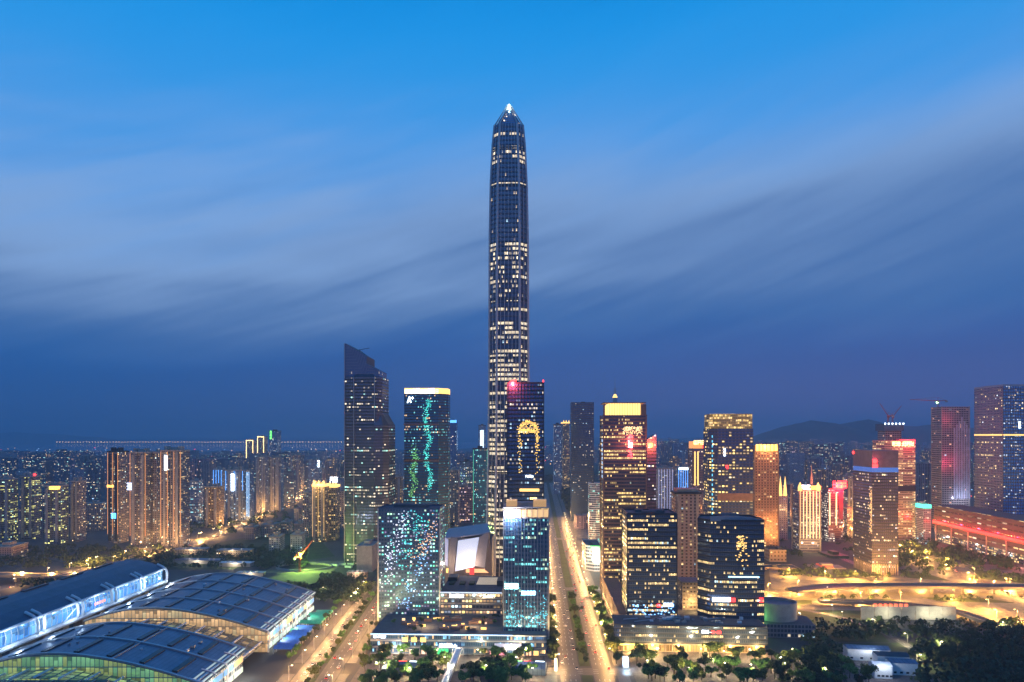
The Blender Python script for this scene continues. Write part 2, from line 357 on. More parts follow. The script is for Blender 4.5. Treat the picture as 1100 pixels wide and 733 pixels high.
road('road', [G(0, 607), G(40, 598), G(90, 606), G(130, 601)], 12, lanes=2)
road('path', [G(350, 642), G(300, 648), G(255, 640)], 8, m_pave, marks=False)
road('path', [(px(700, 520), 500), (px(700, 620), 620), (px(740, 720), 720)], 8, m_pave, marks=False)
m_apron = base_mat('worn_concrete_paving', (.17, .155, .14), .75, scale=.08, var=.45)
sheet('pavement', [G(826, 612), G(905, 622), G(985, 600), G(1130, 612), G(1130, 676), G(1010, 664), G(930, 656), G(832, 655)], .014, m_apron)
sheet('pavement', [G(590, 600), G(655, 600), G(640, 560), G(598, 560)], .0135, m_apron)
road('road', [G(862, 655), G(905, 664), G(950, 680), G(985, 700)], 8, lanes=2)
road('road', [G(905, 600), G(930, 612), G(940, 626), G(930, 640)], 10, lanes=3)
road('road', [G(1000, 640), G(1040, 650), G(1075, 664), G(1110, 676)], 9, lanes=2)
def slab(name, pts, z1=.15, mat=None, z0=-.05):
    b = MB(); b.prism(pts, z0, z1); o = b.build(name, mat or m_pave); tag(o, kind='structure'); return o
for y0, y1 in ((400, 512), (533, 790), (810, 1178), (1202, 2400)):
    slab('pavement', [(bx(y0, -32), y0), (bx(y0, -23), y0), (bx(y1, -23), y1), (bx(y1, -32), y1)])
    slab('pavement', [(bx(y0, 22), y0), (bx(y0, 31), y0), (bx(y1, 31), y1), (bx(y1, 22), y1)])
    slab('median', [(bx(y0, -4.5), y0), (bx(y0, 3.5), y0), (bx(y1, 3.5), y1), (bx(y1, -4.5), y1)], .16, m_grass)
for y0, y1 in ((420, 515), (540, 800)):
    f = lambda Y: -146-(Y-498)*.034
    slab('median', [(f(y0)-1.6, y0), (f(y0)+1.6, y0), (f(y1)+1.6, y1), (f(y1)-1.6, y1)], .16, m_grass)
    slab('pavement', [(f(y0)+17, y0), (f(y0)+24, y0), (f(y1)+24, y1), (f(y1)+17, y1)])
    slab('pavement', [(f(y0)-26, y0), (f(y0)-17, y0), (f(y1)-17, y1), (f(y1)-26, y1)])
for pts in ([G(880, 643), G(960, 644), G(965, 647), G(885, 646)], [G(990, 642), G(1060, 643), G(1090, 648), G(1010, 646)], [G(965, 612), G(1000, 618), G(1020, 624), G(975, 621)], [G(1040, 610), G(1100, 622), G(1100, 627), G(1055, 622)], [G(842, 645), G(872, 645), G(872, 649), G(846, 650)]): slab('median', pts, .2, m_grass)
slab('plaza', [(-118, 440), (22, 440), (26, 566), (-118, 570)], .155, m_plaza)
slab('plaza', [(90, 440), (330, 440), (300, 566), (92, 570)], .155, m_plaza)
sheet('lawn', [G(832, 655), G(925, 655), G(955, 690), G(870, 690)], .012, m_grass)
sheet('lawn', [G(870, 692), G(1130, 688), G(1300, 760), G(880, 760)], .013, m_grass)
sheet('lawn', [G(90, 612), G(250, 580), G(335, 570), G(360, 598), G(250, 612)], .011, m_grass)
sheet('lawn', [G(585, 545), G(650, 545), G(655, 500), G(575, 500)], .011, m_grass)

# ------------------------------------------------------------------ towers
GR = -.0385
OCC = []                                              # footprints already taken
GOLDISH = (1, .50, .12)
F_DKBLUE = facade('dark_blue_glass', (.10, .17, .32), (.07, .09, .14), 2.2, 2.9, .16, PALE, COOL, .45, 1.6)
F_TEAL = facade('teal_glass', (.04, .20, .34), (.03, .07, .12), 2.0, 2.9, .15, WARM, (.3, .95, .9), .6, 1.5)
F_GREYBR = facade('bronze_glass', (.20, .19, .24), (.09, .07, .08), 3.0, 2.9, .20, PALE, (.5, 1, .85), .35, 1.5, run=3, band=.9)
F_WARMOFF = facade('warm_office_glass', (.09, .09, .13), (.08, .06, .07), 1.8, 2.9, .42, (1, .66, .22), (.8, 1, .75), .15, 1.8, run=9, band=.8, brv=.75)
F_WARMOFF2 = facade('office_glass_blue', (.07, .11, .20), (.09, .10, .13), 1.5, 2.9, .42, (1, .68, .26), (.7, .95, 1), .18, 1.8, run=12, band=.9, brv=.7)
F_BRIGHT = facade('bright_office_glass', (.07, .09, .13), (.10, .11, .15), 1.5, 4.0, 1.15, (1, .80, .50), (1, .9, .7), .2, 1.6, mu=.12, run=7, band=.1, brv=.5)
F_MIDP = facade('half_lit_glass', (.07, .09, .14), (.09, .10, .15), 1.6, 4.0, .55, (1, .80, .48), (1, .9, .7), .2, 1.8, mu=.10, run=6, band=.6)
F_DARKP = facade('dark_tower_glass', (.06, .09, .15), (.08, .10, .16), 2.4, 4.0, .03, (1, .72, .38), COOL, .3, 1.5, run=7, band=1)
F_SPARK = facade('sparkling_glass', (.05, .14, .26), (.05, .10, .17), 2.6, 2.4, .40, (.9, .85, .75), (.30, .85, 1), .6, 1.8, mu=.2, run=2, band=.2, rainbow=.5)
F_SHOP = facade('shop_glass', (.06, .09, .14), (.10, .12, .16), 3.2, 3.4, .75, (1, .62, .22), (.65, .85, 1), .30, 2.0, mu=.14, run=3, band=.3, rainbow=.15)
F_AQUA = facade('aqua_office_glass', (.05, .14, .26), (.08, .14, .22), 1.8, 2.9, .26, (.75, 1, .65), (.25, .9, .9), .7, 1.5, run=5, band=.8)
F_GOLDG = facade('gold_window_grid', (.05, .12, .32), (.06, .08, .16), 4.6, 3.0, .36, (1, .66, .16), (1, .8, .4), .2, 2.3, mu=.2, run=3, band=.4)
F_BLUEG = facade('bright_blue_glass', (.06, .22, .60), (.04, .10, .25), 4.0, 3.2, .12, PALE, COOL, .5, 1.6, mu=.12, run=3, band=.9, metal=.85)
F_REDBR = facade('brown_grid_facade', (.14, .08, .09), (.36, .19, .15), 4.2, 3.0, .20, (1, .66, .28), (.8, 1, .8), .25, 1.6, mu=.24, run=2, band=.6)
F_BEIGE = facade('beige_grid_facade', (.16, .11, .10), (.42, .28, .22), 5.0, 3.2, .12, (1, .7, .3), COOL, .3, 1.5, mu=.28, run=2, band=.5)
F_BANDS = facade('gold_banded_facade', (.25, .18, .12), (.50, .38, .26), 2.6, 3.0, .88, (1, .66, .28), (1, .8, .45), .2, 1.3, mu=.06, run=6, band=.2)
F_GRID = facade('dark_square_grid', (.05, .10, .20), (.20, .22, .30), 3.6, 3.0, .16, (1, .72, .30), (.8, .95, 1), .25, 1.9, mu=.22, run=3, band=.9)
F_GRIDB = facade('blue_square_grid', (.05, .20, .50), (.06, .30, .80), 3.6, 3.0, .16, (1, .8, .45), (.8, .95, 1), .5, 1.9, mu=.22, run=3, band=.7, metal=.25)
F_WHITE = facade('white_slab_facade', (.10, .13, .20), (.42, .44, .52), 3.0, 3.0, .22, PALE, (.4, .95, 1), .4, 1.5, mu=.1, run=3, band=.6)
F_PILL = facade('pillared_facade', (.12, .09, .10), (.36, .24, .20), 3.2, 3.1, .20, (1, .66, .3), PALE, .3, 1.6, mu=.3, run=2, band=.7)
F_PURP = facade('violet_glass', (.20, .16, .26), (.14, .10, .14), 2.4, 2.9, .20, (1, .75, .45), (.8, .85, 1), .3, 1.6, run=5, band=.9)
F_REDT = facade('concrete_shell', (.05, .05, .07), (.34, .28, .32), 4.5, 3.2, .06, (1, .5, .3), COOL, .3, 1.5, mu=.12, mb=.2, run=2)
F_RESD = facade('flats_dim', (.05, .06, .09), (.24, .22, .25), 3.4, 3.0, .22, (1, .66, .28), (.75, .95, .85), .3, 1.8, mu=.26, mb=.3, mt=.18, run=2, band=.3)
F_RESG = facade('flats_green_lit', (.05, .07, .09), (.20, .21, .24), 4.2, 3.1, .34, (.95, .90, .28), (.6, 1, .8), .25, 1.7, mu=.18, mb=.35, mt=.15, run=3, band=.6)
F_RESW = facade('flats_warm', (.06, .05, .06), (.34, .25, .18), 3.6, 3.0, .26, (1, .62, .2), PALE, .2, 1.8, mu=.26, mb=.3, mt=.18, run=2, band=.3)
F_RESB = facade('flats_blue', (.05, .07, .12), (.24, .30, .42), 3.6, 3.0, .20, PALE, (.5, .8, 1), .5, 1.7, mu=.24, mb=.3, mt=.15, run=2, band=.3)
F_RESL = facade('flats_pale', (.07, .08, .12), (.40, .38, .40), 3.6, 3.0, .14, PALE, COOL, .3, 1.6, mu=.25, mb=.3, mt=.18, run=2, band=.3)

def pbox(parent, name, x0, x1, y0, y1, z0, z1, mat, rz=0, mc=None):
    b = MB(); b.box(x0, x1, y0, y1, z0, z1, 0, mc=(1 if mc else None)); return b.build(name, [mat, mc] if mc else mat, parent)

def bands(root, poly, z0, z1, sh, glass, wall, slabf=.27, first=None, name='window_band', proud=-.15):
    n = max(1, int((z1-z0)/sh)); sh = (z1-z0)/n
    b = MB(); b.prism(inset(poly, .6), z0, z1-.05, 0)
    for k in range(n): b.prism(poly, z0+k*sh, z0+k*sh+sh*slabf, 0, bottom=True)
    b.prism(poly, z1-sh*.15, z1, 0, bottom=True)
    core = b.build('frame', wall, root)
    g = MB(); g.prism(inset(poly, -proud), 0, sh*(1-slabf)-.01, 0, cap=False, v0=0.02)
    me = g.mesh(name, glass)
    step = 1 if n <= 100 else 2
    for k in range(n):
        link(name, me, root, (0, 0, z0+k*sh+sh*slabf+.005))
    return n, sh

def roof_kit(root, poly, z, units=3, mat=None, par=1.4):
    b = MB(); P = poly; Q = inset(poly, .5)
    n = len(P)
    for i in range(n):
        j = (i+1) % n
        for A, B in ((P[i], P[j]), (Q[j], Q[i])): b.face([(A[0], A[1], z), (B[0], B[1], z), (B[0], B[1], z+par), (A[0], A[1], z+par)])
        b.face([(P[i][0], P[i][1], z+par), (P[j][0], P[j][1], z+par), (Q[j][0], Q[j][1], z+par), (Q[i][0], Q[i][1], z+par)])
    b.build('parapet', mat or m_conc, root)
    c = MB(); c.face([(p[0], p[1], z+.06) for p in P]); rf = c.build('roof', m_roofg, root)
    xs = [p[0] for p in poly]; ys = [p[1] for p in poly]; w = max(xs)-min(xs); d = max(ys)-min(ys)
    for k in range(units):
        ww = w*R.uniform(.12, .3); dd = d*R.uniform(.15, .3); X = R.uniform(min(xs)+w*.12, max(xs)-w*.12-ww); Y = min(ys)+d*.15+R.uniform(0, d*.4)
        pbox(rf, 'roof_unit', X, X+ww, Y, Y+dd, z+.07, z+R.uniform(2, 4.5), m_roofg)

def sign(root, xc, y, z, w, h, mat, n=4, name='sign', tagl=None):
    b = MB(); cw = w/n; rr = random.Random(int(xc*10+z))
    for i in range(n):
        x0 = xc-w/2+i*cw+cw*.08; x1 = x0+cw*.84; t = h*.17
        for q in (0, .42, .83): 
            if rr.random() < .85: b.box(x0, x1, y-.25, y, z+h*q, z+h*q+t)
        for q in (0, .42, .83):
            if rr.random() < .75: b.box(x0+(x1-x0)*q, x0+(x1-x0)*q+(x1-x0)*.17, y-.22, y-.01, z+.01, z+h-.01)
    return b.build(name, mat, root)

def light(parent, loc, col, power, r=.6, name='light_source'):
    d = bpy.data.lights.new(name, 'POINT'); d.color = col; d.energy = power; d.shadow_soft_size = r
    o = bpy.data.objects.new(name, d); COL.objects.link(o); o.parent = parent; o.location = loc; return o

def tower(name, label, cat, x0, x1, yt, D, depth, wall, glass, sh=4.0, rot=GR, plan=None, group=None, roof=3, slabf=.27, columns=0, colmat=None, fins=0, finmat=None, tiers=None, z0=0):
    w = (x1-x0)/F*D; X = px((x0+x1)/2, D); h = pz(yt, D)
    root = empty(name, (X, D, 0), rot); tag(root, label, cat, group)
    poly = plan(w, depth) if plan else rect(w, depth)
    OCC.append((X, D+depth/2, max(w, depth)*.75))
    if tiers is None: tiers = [(poly, z0, h, glass)]
    for P, a, b_, g in tiers: bands(root, P, a, b_, sh, g, wall, slabf)
    if roof: roof_kit(root, tiers[-1][0], h, roof, wall)
    if columns:
        for (qx, qy) in ((-w/2, 0), (w/2, 0), (-w/2, depth), (w/2, depth)):
            c = columns; pbox(root, 'corner_column', qx-c/2, qx+c/2, qy-c/2, qy+c/2, 0, h+.5, colmat or wall)
    if fins:
        fm = MB(); fm.box(-.18, .18, -.5, -.02, 0, h-.3); me = fm.mesh('fin', finmat or m_steel)
        for k in range(fins): link('fin', me, root, (-w/2+w*(k+.5)/fins, 0, 0))
    return root, w, h, poly
def chamf(k):
    return lambda w, d: [(-w/2+k, 0), (w/2-k, 0), (w/2, k), (w/2, d-k), (w/2-k, d), (-w/2+k, d), (-w/2, d-k), (-w/2, k)]

m_rib = base_mat('pale_stone_rib', (.46, .48, .52), .55, .1, scale=.1, var=.08)
# -- the supertall in the middle
def supertall():
    D = 863; X = px(546.8, D); root = empty('supertall_tower', (X, D+24, 0), GR)
    tag(root, 'very tall slender glass tower with a pointed crown, rising high above the whole city', 'skyscraper')
    OCC.append((X, D+24, 45))
    prof = [(0, 28.0), (60, 27.2), (150, 25.2), (260, 24.3), (440, 23.6), (505, 22.4), (552, 20.2), (578, 17.8)]
    def hw(z):
        for a, b in zip(prof, prof[1:]):
            if a[0] <= z <= b[0]: return a[1]+(b[1]-a[1])*(z-a[0])/(b[0]-a[0])
        return prof[-1][1]
    U_ = [(-.62, -1), (.62, -1), (1, -.62), (1, .62), (.62, 1), (-.62, 1), (-1, .62), (-1, -.62)]
    def P(s, k=0): return [(p[0]*(s-k), p[1]*(s-k)) for p in U_]
    n = 98; sh = 578/n; b = MB()
    for a, c in zip(prof, prof[1:]): b.prism(P(a[1], .8), a[0], c[0], 0, cap=(c is prof[-1]), sc1=(c[1]-.8)/(a[1]-.8))
    for k in range(n): z = k*sh; b.prism(P(hw(z)), z, z+sh*.13, bottom=True)
    b.build('frame', m_dark, root)
    me = {}
    for key, mt in (('b', F_BRIGHT), ('m', F_MIDP), ('d', F_DARKP)):
        g = MB(); u = 0
        for i in range(8):
            a = U_[i]; c = U_[(i+1) % 8]; L = math.hypot(a[0]-c[0], a[1]-c[1])*24
            g.face([(a[0], a[1], 0), (c[0], c[1], 0), (c[0], c[1], sh*.85), (a[0], a[1], sh*.85)], [(u, .02), (u+L, .02), (u+L, 3.9), (u, 3.9)]); u += L
        me[key] = g.mesh('window_band', mt)
    rr = random.Random(4)
    for k in range(n):
        z = k*sh+sh*.2+.01; y = HY-(z-CH)/(D+12)*F
        key = 'b' if (335 < y < 620 or 262 < y < 276 or 164 < y < 176 or 144 < y < 152 or 202 < y < 207 or 306 < y < 312) else 'm' if (276 < y < 330 or 160 < y < 182) else 'd'
        if key == 'b' and rr.random() < .07: key = 'd'
        if key == 'b' and rr.random() < .14: key = 'm'
        z += -sh*.07; o = link('window_band', me[key], root, (0, 0, z)); s_ = hw(z)-.2; o.scale = (s_, s_, 1)
    # great columns that run the full height and lean in at the crown
    for cx_, cy_ in ((-.60, -1.02), (.60, -1.02), (1.02, -.60), (1.02, .60), (-1.02, -.60), (-1.02, .60), (.6, 1.02), (-.6, 1.02), (-.40, -1.02), (-.2, -1.02), (.2, -1.02), (.4, -1.02), (0, -1.02), (-.82, -.84), (.82, -.84)):
        big = abs(abs(cx_)-.6) < .01 or abs(cx_) > 1
        r_ = 1.7 if big else .42
        c = MB(); c.path([(cx_*s_, cy_*s_, z) for z, s_ in prof], r_, n=6)
        if big: c.tube((cx_*17.8, cy_*17.8, 578), (cx_*2.0, cy_*2.0, 609), 1.0, .4, 6)
        c.build('column' if big else 'mullion', m_rib, root)
    for z in (60, 132, 205, 278, 351, 424, 497, 545):                       # belt trusses
        t = MB(); t.prism(P(hw(z)+.35), z, z+2.2, bottom=True); t.build('belt', m_dark, root)
    c = MB(); c.prism([(p[0]*16.6, p[1]*16.6) for p in U_], 578, 601, sc1=.27, cap=True); c.build('crown', facade('crown_glass', (.12, .22, .36), (.1, .12, .18), 2.5, 3.5, .12, PALE, COOL, .3, 1.5), root)
    t = MB(); t.prism([(p[0]*4.6, p[1]*4.6) for p in U_], 601.1, 611, sc1=.1); t.build('tip', glow('tip_glow', (.75, .95, .85), 1.6), root)
    light(root, (0, -8, 612), (.8, 1, .9), 5000, .8)
supertall()

# -- left tower with the slanted blade on top
def blade_tower():
    D = 949; w = 40/F*D; d = 46; X = px(390, D)
    root = empty('blade_top_tower', (X, D, 0), GR); tag(root, 'dark bronze glass tower left of centre, its roofline cut to a steep slanting blade', 'skyscraper'); OCC.append((X, D+20, 45))
    x0 = -w/2; x1 = w/2; x2 = x1+9.5
    zt = pz(405, D); z2 = pz(457, D)
    lo = [(x0, 0), (x1-9, -6), (x2-7, -2), (x2, 5), (x2, d), (x0, d)]
    hi = [(x0, 0), (x0+14, -3), (x1-6, -3), (x1, 6), (x1, d), (x0, d)]
    bands(root, lo, 0, z2, 4.2, F_GREYBR, m_dark); bands(root, hi, z2+.1, zt, 4.2, F_GREYBR, m_dark)
    b = MB(); Y0, Y1 = 0, d                                                   # blade: slanted top, high at its left edge
    za, zb_ = pz(369, D), pz(398, D)
    xm = x0+w*.6; zm = pz(383, D); zn = pz(391, D)
    b.face([(x0, Y0, zt), (xm, Y0, zt), (xm, Y0, zm), (x0+2, Y0, za), (x0, Y0, za)], [(0, 0), (w, 0), (w, zb_-zt), (3, za-zt), (0, za-zt)]); b.face([(xm, Y0, zt), (x1-3, Y0, zt), (x1-3, Y0, zb_), (xm, Y0, zn)], [(0, 0), (16, 0), (16, 9), (0, 16)]); b.face([(xm, Y0, zn), (xm, Y1, zn), (xm, Y1, zm), (xm, Y0, zm)])
    b.face([(x1-3, Y0, zt), (x1-3, Y1, zt), (x1-3, Y1, zb_), (x1-3, Y0, zb_)], [(0, 0), (40, 0), (40, 10), (0, 10)]); b.face([(xm, Y1, zt), (x0, Y1, zt), (x0, Y1, za), (x0+2, Y1, za), (xm, Y1, zm)]); b.face([(x1-3, Y1, zt), (xm, Y1, zt), (xm, Y1, zn), (x1-3, Y1, zb_)])
    b.face([(x0, Y1, zt), (x0, Y0, zt), (x0, Y0, za), (x0, Y1, za)], [(0, 0), (40, 0), (40, 40), (0, 40)]); b.face([(x0, Y0, za), (x0+2, Y0, za), (x0+2, Y1, za), (x0, Y1, za)])
    b.face([(x0+2, Y0, za), (xm, Y0, zm), (xm, Y1, zm), (x0+2, Y1, za)]); b.face([(xm, Y0, zn), (x1-3, Y0, zb_), (x1-3, Y1, zb_), (xm, Y1, zn)])
    b.build('slanted_crown', facade('blade_glass', (.15, .16, .24), (.10, .09, .12), 2.5, 4, .02, PALE, COOL, .3, 1, mb=.1, mu=.06), root)
    s_ = MB(); s_.face([(x1-9, -6, z2), (x2-7, -2, z2), (x1-2, 4, z2+16), (x1-12, 0, z2+16)], [(0, 0), (10, 0), (10, 16), (0, 16)]); s_.face([(x2-7, -2, z2), (x2, 5, z2), (x1, 8, z2+16), (x1-2, 4, z2+16)]); s_.face([(x2, 5, z2), (x2, d, z2), (x1, d, z2+16), (x1, 8, z2+16)])
    s_.build('sloping_glass_roof', F_GREYBR, root)
    v = MB(); v.face([(x0+12, -3, zt+.1), (x1-8, -3, zt+.1), ((x0+x1)/2, 8, zt+13)]); v.face([(x1-8, -3, zt+.1), (x1-2, 20, zt+.1), ((x0+x1)/2, 8, zt+13)]); v.face([(x0+12, -3, zt+.1), ((x0+x1)/2, 8, zt+13), (x0+8, 20, zt+.1)])
    v.build('glass_pyramid', F_TEAL, root)
    for q in (x0, x0+14, x1-9):
        c = MB(); c.tube((q, -.9-3*(q > x0), 0), (q, -.9-3*(q > x0), zt if q > x0 else za), .55, n=6); c.build('corner_trim', m_steel, root)
    cr = MB(); cr.tube((x0+18, 12, za-24), (x0+18, 12, za-8), .5); cr.tube((x0+8, 12, za-9), (x0+32, 12, za-5), .4); cr.tube((x0+18, 12, za-8), (x0+26, 12, za-14), .3); cr.build('maintenance_crane', m_dark, root)
blade_tower()

# -- tower with the lit roof sign and the green light display
def green_tower():
    r, w, h, P = tower('light_show_tower', 'blue glass tower with a white roof sign and green light pattern winding down', 'skyscraper', 434, 471, 424, 1000, 34, m_dark, F_TEAL, 4.1, plan=lambda w, d: [(-w/2, 0), (w/2, 0), (w/2+13, 13), (w/2+13, d), (-w/2, d)], roof=2)
    c = MB(); c.prism(inset(P, .4), h+.1, h+9.5, cap=True); c.build('crown_band', g_gold, r)
    wl = glow('sign_white_panel', (1, .95, .95), 4)
    for k in range(8): pbox(r, 'sign_letter', -w/2+1.5+k*(w-6)/8, -w/2+1.5+(k+.78)*(w-6)/8, -.7, -.1, h+1.5, h+R.uniform(7.5, 9), wl); sign(r, w/2-2, -.6, h+1.5, 5, 6, g_goldhot, 1)
    o = sign(r, -w/2+9, -.6, h-11, 4, 6, g_white, 1, 'logo')
    b = MB(); b.tube((-w/2+5, -.7, h-12), (-w/2+8, -.7, h-3), .7); b.tube((-w/2+8, -.7, h-3), (-w/2+10, -.7, h-12), .7); b.tube((-w/2+6, -.7, h-9), (-w/2+10, -.7, h-9), .6); b.tube((-w/2+11, -.7, h-5), (-w/2+14, -.7, h-5), .45); b.tube((-w/2+12.5, -.7, h-7), (-w/2+12.5, -.7, h-3), .45)
    b.build('logo', g_white, r); bpy.data.objects.remove(o)
    for nm, pts, mt, k in (('light_dots', [(12, h-8), (8, h-22), (6, h-40), (10, h-52), (13, h-66), (7, h-84), (8, h-100), (14, h-118), (12, h-140)], g_cyan, 420), ('light_dots', [(-12, h-78), (-8, h-95), (-14, h-112), (-9, h-130), (-15, h-150)], glow('green_display', (.3, .95, .25), 1.2), 230)):
        b = MB()
        for i in range(k):
            t = R.random()*(len(pts)-1); j = int(t); f_ = t-j; a, c_ = pts[j], pts[min(j+1, len(pts)-1)]
            x = round((a[0]+(c_[0]-a[0])*f_+R.gauss(0, 2.4))/.8)*.8; z = round((a[1]+(c_[1]-a[1])*f_+R.gauss(0, 2.0))/1.37)*1.37; s = R.uniform(.2, .55)
            x = max(-w/2+1, min(w/2-1, x)); b.box(x-s, x+s, -.5, -.15, z-.3, z+.3)
        b.build(nm, mt, r)
    for z in (h-45, h-98): pbox(r, 'belt', -w/2-.4, w/2+.4, -.6, 20, z, z+2.6, m_brown)
green_tower()

m_bsteel = base_mat('blue_steel', (.07, .13, .22), .35, .6, var=.15)
# -- the mall in front: slab block, corner tower, terrace bar and podium
r, w, h, P = tower('shopping_block', 'wide slab block covered in a sparkling multicoloured brick pattern of windows', 'building', 406, 472.5, 547, 620, 30, m_bsteel, F_SPARK, 3.3, slabf=.2, roof=3, columns=1.2, colmat=m_steel)
for mt, k_, th_, (u0, v0, u1, v1) in ((glow('pearl_display', (.75, .85, 1), 2.0), 130, .07, (.08, .35, .45, .95)), (glow('pearl_display_warm', (1, .6, .35), 1.6), 90, .06, (.6, .55, .98, .9)), (glow('pearl_display_teal', (.1, .8, .75), 1.5), 110, .09, (.45, .6, .75, 1.0)), (glow('pearl_display_blue', (.3, .6, 1), 2.0), 110, .08, (.35, .02, .9, .75))):
    b = MB()
    for i in range(k_):
        t = R.random(); x = -w/2+1+(u0+(u1-u0)*t+R.gauss(0, th_))*(w-2); z = 18+(h-20)*(v0+(v1-v0)*t+R.gauss(0, th_)); s_ = R.uniform(.25, .6)
        if -w/2+1 < x < w/2-1 and 18 < z < h-1: b.box(x-s_, x+s_, -.6, -.2, z-s_*.6, z+s_*.6)
    b.build('light_dots', mt, r)
r, w, h, P = tower('corner_tower', 'glass office tower beside the boulevard with a gold top floor and dazzling flood lamp', 'office tower', 541, 589.5, 557, 570, 34, m_bsteel, F_AQUA, 3.6, slabf=.2, roof=0, columns=1.0, colmat=m_steel, fins=14)
pbox(r, 'top_floor', -w/2+.2, w/2-.2, .2, 33.8, h+.05, h+8.5, F_BANDS)
pbox(r, 'top_floor_light', -w/2+.5, w/2-.5, -.3, -.05, h+1.2, h+7.4, glow('top_floor_gold', (1, .62, .28), .85))
for k in range(9): pbox(r, 'mullion', -w/2+w*k/8-.2, -w/2+w*k/8+.2, -.7, -.32, h+.1, h+8.6, m_steel)
pbox(r, 'roof', -w/2-.5, w/2+.5, -.8, 34.5, h+8.7, h+9.3, m_conc)
for x0_, x1_ in ((-w/2+2, -w/2+11), (w/2-13, w/2-2)): pbox(r, 'roof_screen', x0_, x1_, 3, 12, h+9.4, h+15, glow('roof_screen_glow', (1, .55, .22), .5))
pbox(r, 'roof_screen', -w/2+8, w/2-12, 14, 24, h+9.4, h+12, m_conc)
b = MB(); b.tube((-w/2+6, -1.8, h+3.5), (-w/2+6, -.8, h+3.5), 1.6, n=12); b.build('flood_lamp', glow('flood_white', (.9, .9, 1), 30), r); light(r, (-w/2+6, -5, h+3), (.7, .75, 1), 60000, 1)
sign(r, -w/2+6.5, -.7, 52, 12, 4.5, glow('sign_mint', (.5, 1, .9), 7), 3); sign(r, w/2-17, -.7, 47, 12, 3.4, glow('sign_sky', (.4, .75, 1), 6), 5)
b = MB()
for i in range(150): x = round(R.uniform(-w/2+1.5, w/2-1.5)/1.1)*1.1; z = round((20+abs(R.gauss(0, 13)))/1.2)*1.2; s_ = R.uniform(.2, .5); b.box(x-s_, x+s_, -.7, -.55, z-.3, z+.3)
b.build('light_dots', glow('teal_sparkle', (.12, .75, .9), 1.6), r)

D = 620; root = empty('terrace_building', (px(506, D), D, 0), GR); tag(root, 'low link building full of lit shop windows, between slab block and corner tower', 'building')
w = 66/F*D
bands(root, rect(w, 22), 16.6, 37, 4.1, F_SHOP, m_steel, .2); pbox(root, 'roof', -w/2, w/2, -.3, 70, 37.1, 38, m_roofg); pbox(root, 'rear_hall', -w/2, w/2, 22.2, 69, 0, 37, m_conc)
pbox(root, 'edge_light', -w/2, w/2, -.7, -.35, 37, 37.9, glow('edge_white', (.6, .75, 1), 1.2))
pbox(root, 'roof_court', 2, 24, 30, 62, 38.1, 38.4, glow('court_warm', (1, .78, .5), .35))
sign(root, -13, -.6, 33, 13, 2.6, g_white, 5); sign(root, 16, -.6, 33, 11, 2.6, g_warmw, 5)
for x in (-24, -14, -5, 28): pbox(root, 'roof_planter', x, x+5, 28, 40, 38.1, 39.5, m_crown[0])
pbox(root, 'roof_hut', 22, 28, 24, 44, 38.1, 43, m_dark); pbox(root, 'roof_hut', -27, -18, 44, 60, 38.1, 42, m_dark)
D = 560; root = empty('podium_mall', (px(492, D), D, 0), GR); tag(root, 'wide low mall podium with blue glass front, lit shop signs and a planted roof terrace', 'shopping mall'); OCC.append((px(492, D), 600, 85))
w = 190/F*D
bands(root, rect(w, 62), 0, 16.5, 5.5, facade('podium_glass', (.05, .12, .24), (.10, .14, .22), 1.5, 4.5, .28, (1, .6, .2), (.3, .7, 1), .55, 1.8, mu=.08, run=5, band=.2), m_steel, .15)
pbox(root, 'roof', -w/2, w/2, -.4, 62, 16.6, 17, m_roofg); pbox(root, 'edge_light', -w/2, w/2-28, -.8, -.45, 16.3, 17, glow('edge_blue', (.4, .65, 1), 2.0))
sign(root, -w/2+8, -.9, 13.6, 10, 1.8, g_white, 5); sign(root, -8, -.9, 6.5, 15, 2.6, g_white, 4)
pbox(root, 'billboard', 30, 52, -1.0, -.5, 5, 10, glow('billboard_pale', (.55, .55, .7), .8)); sign(root, 44, -1.1, 6, 10, 3, g_warmw, 4)
for x in (-46, -38.5, -31): pbox(root, 'lit_window', x, x+4.6, -.8, -.45, 10.5, 14, g_gold)
for x in (-64, -40, -30, 50, 56, 62): pbox(root, 'shop_front', x, x+4, -.7, -.4, .6, 4.2, glow('shop', (1, R.uniform(.5, .7), R.uniform(.2, .5)), 1.6))
pbox(root, 'shop_front', -20, -8, -.7, -.4, .6, 5, glow('shop_green', (.05, .8, .25), 1.2)); pbox(root, 'shop_front', 26, 38, -.7, -.4, .6, 4.5, glow('shop_pink', (1, .3, .45), 1.0))
for k in range(16): b = MB(); b.tube((-w/2+6+k*(w-12)/15, -2.2, 0), (-w/2+6+k*(w-12)/15, -2.2, 5.4), .3); b.build('column', m_conc, root)
for i in range(46):
    x = R.uniform(-w/2+18, w/2-48); y = R.uniform(4, 48)
    if i % 2: pbox(root, 'terrace_light', x, x+R.uniform(1, 5), y, y+.6, 17.1, 17.1+R.uniform(.8, 2.4), glow('terrace', (1, R.uniform(.5, .75), R.uniform(.15, .4)), 1.6) if i < 8 else g_gold)
    else: pbox(root, 'terrace_hut', x, x+R.uniform(3, 9), y, y+4, 17.1, 19.5, m_brown)
for k in (-50, 0, 45): light(root, (k, -6, 5), (1, .75, .5), 16000)
for k in (-30, 10): light(root, (k, 20, 24), (1, .65, .3), 9000)

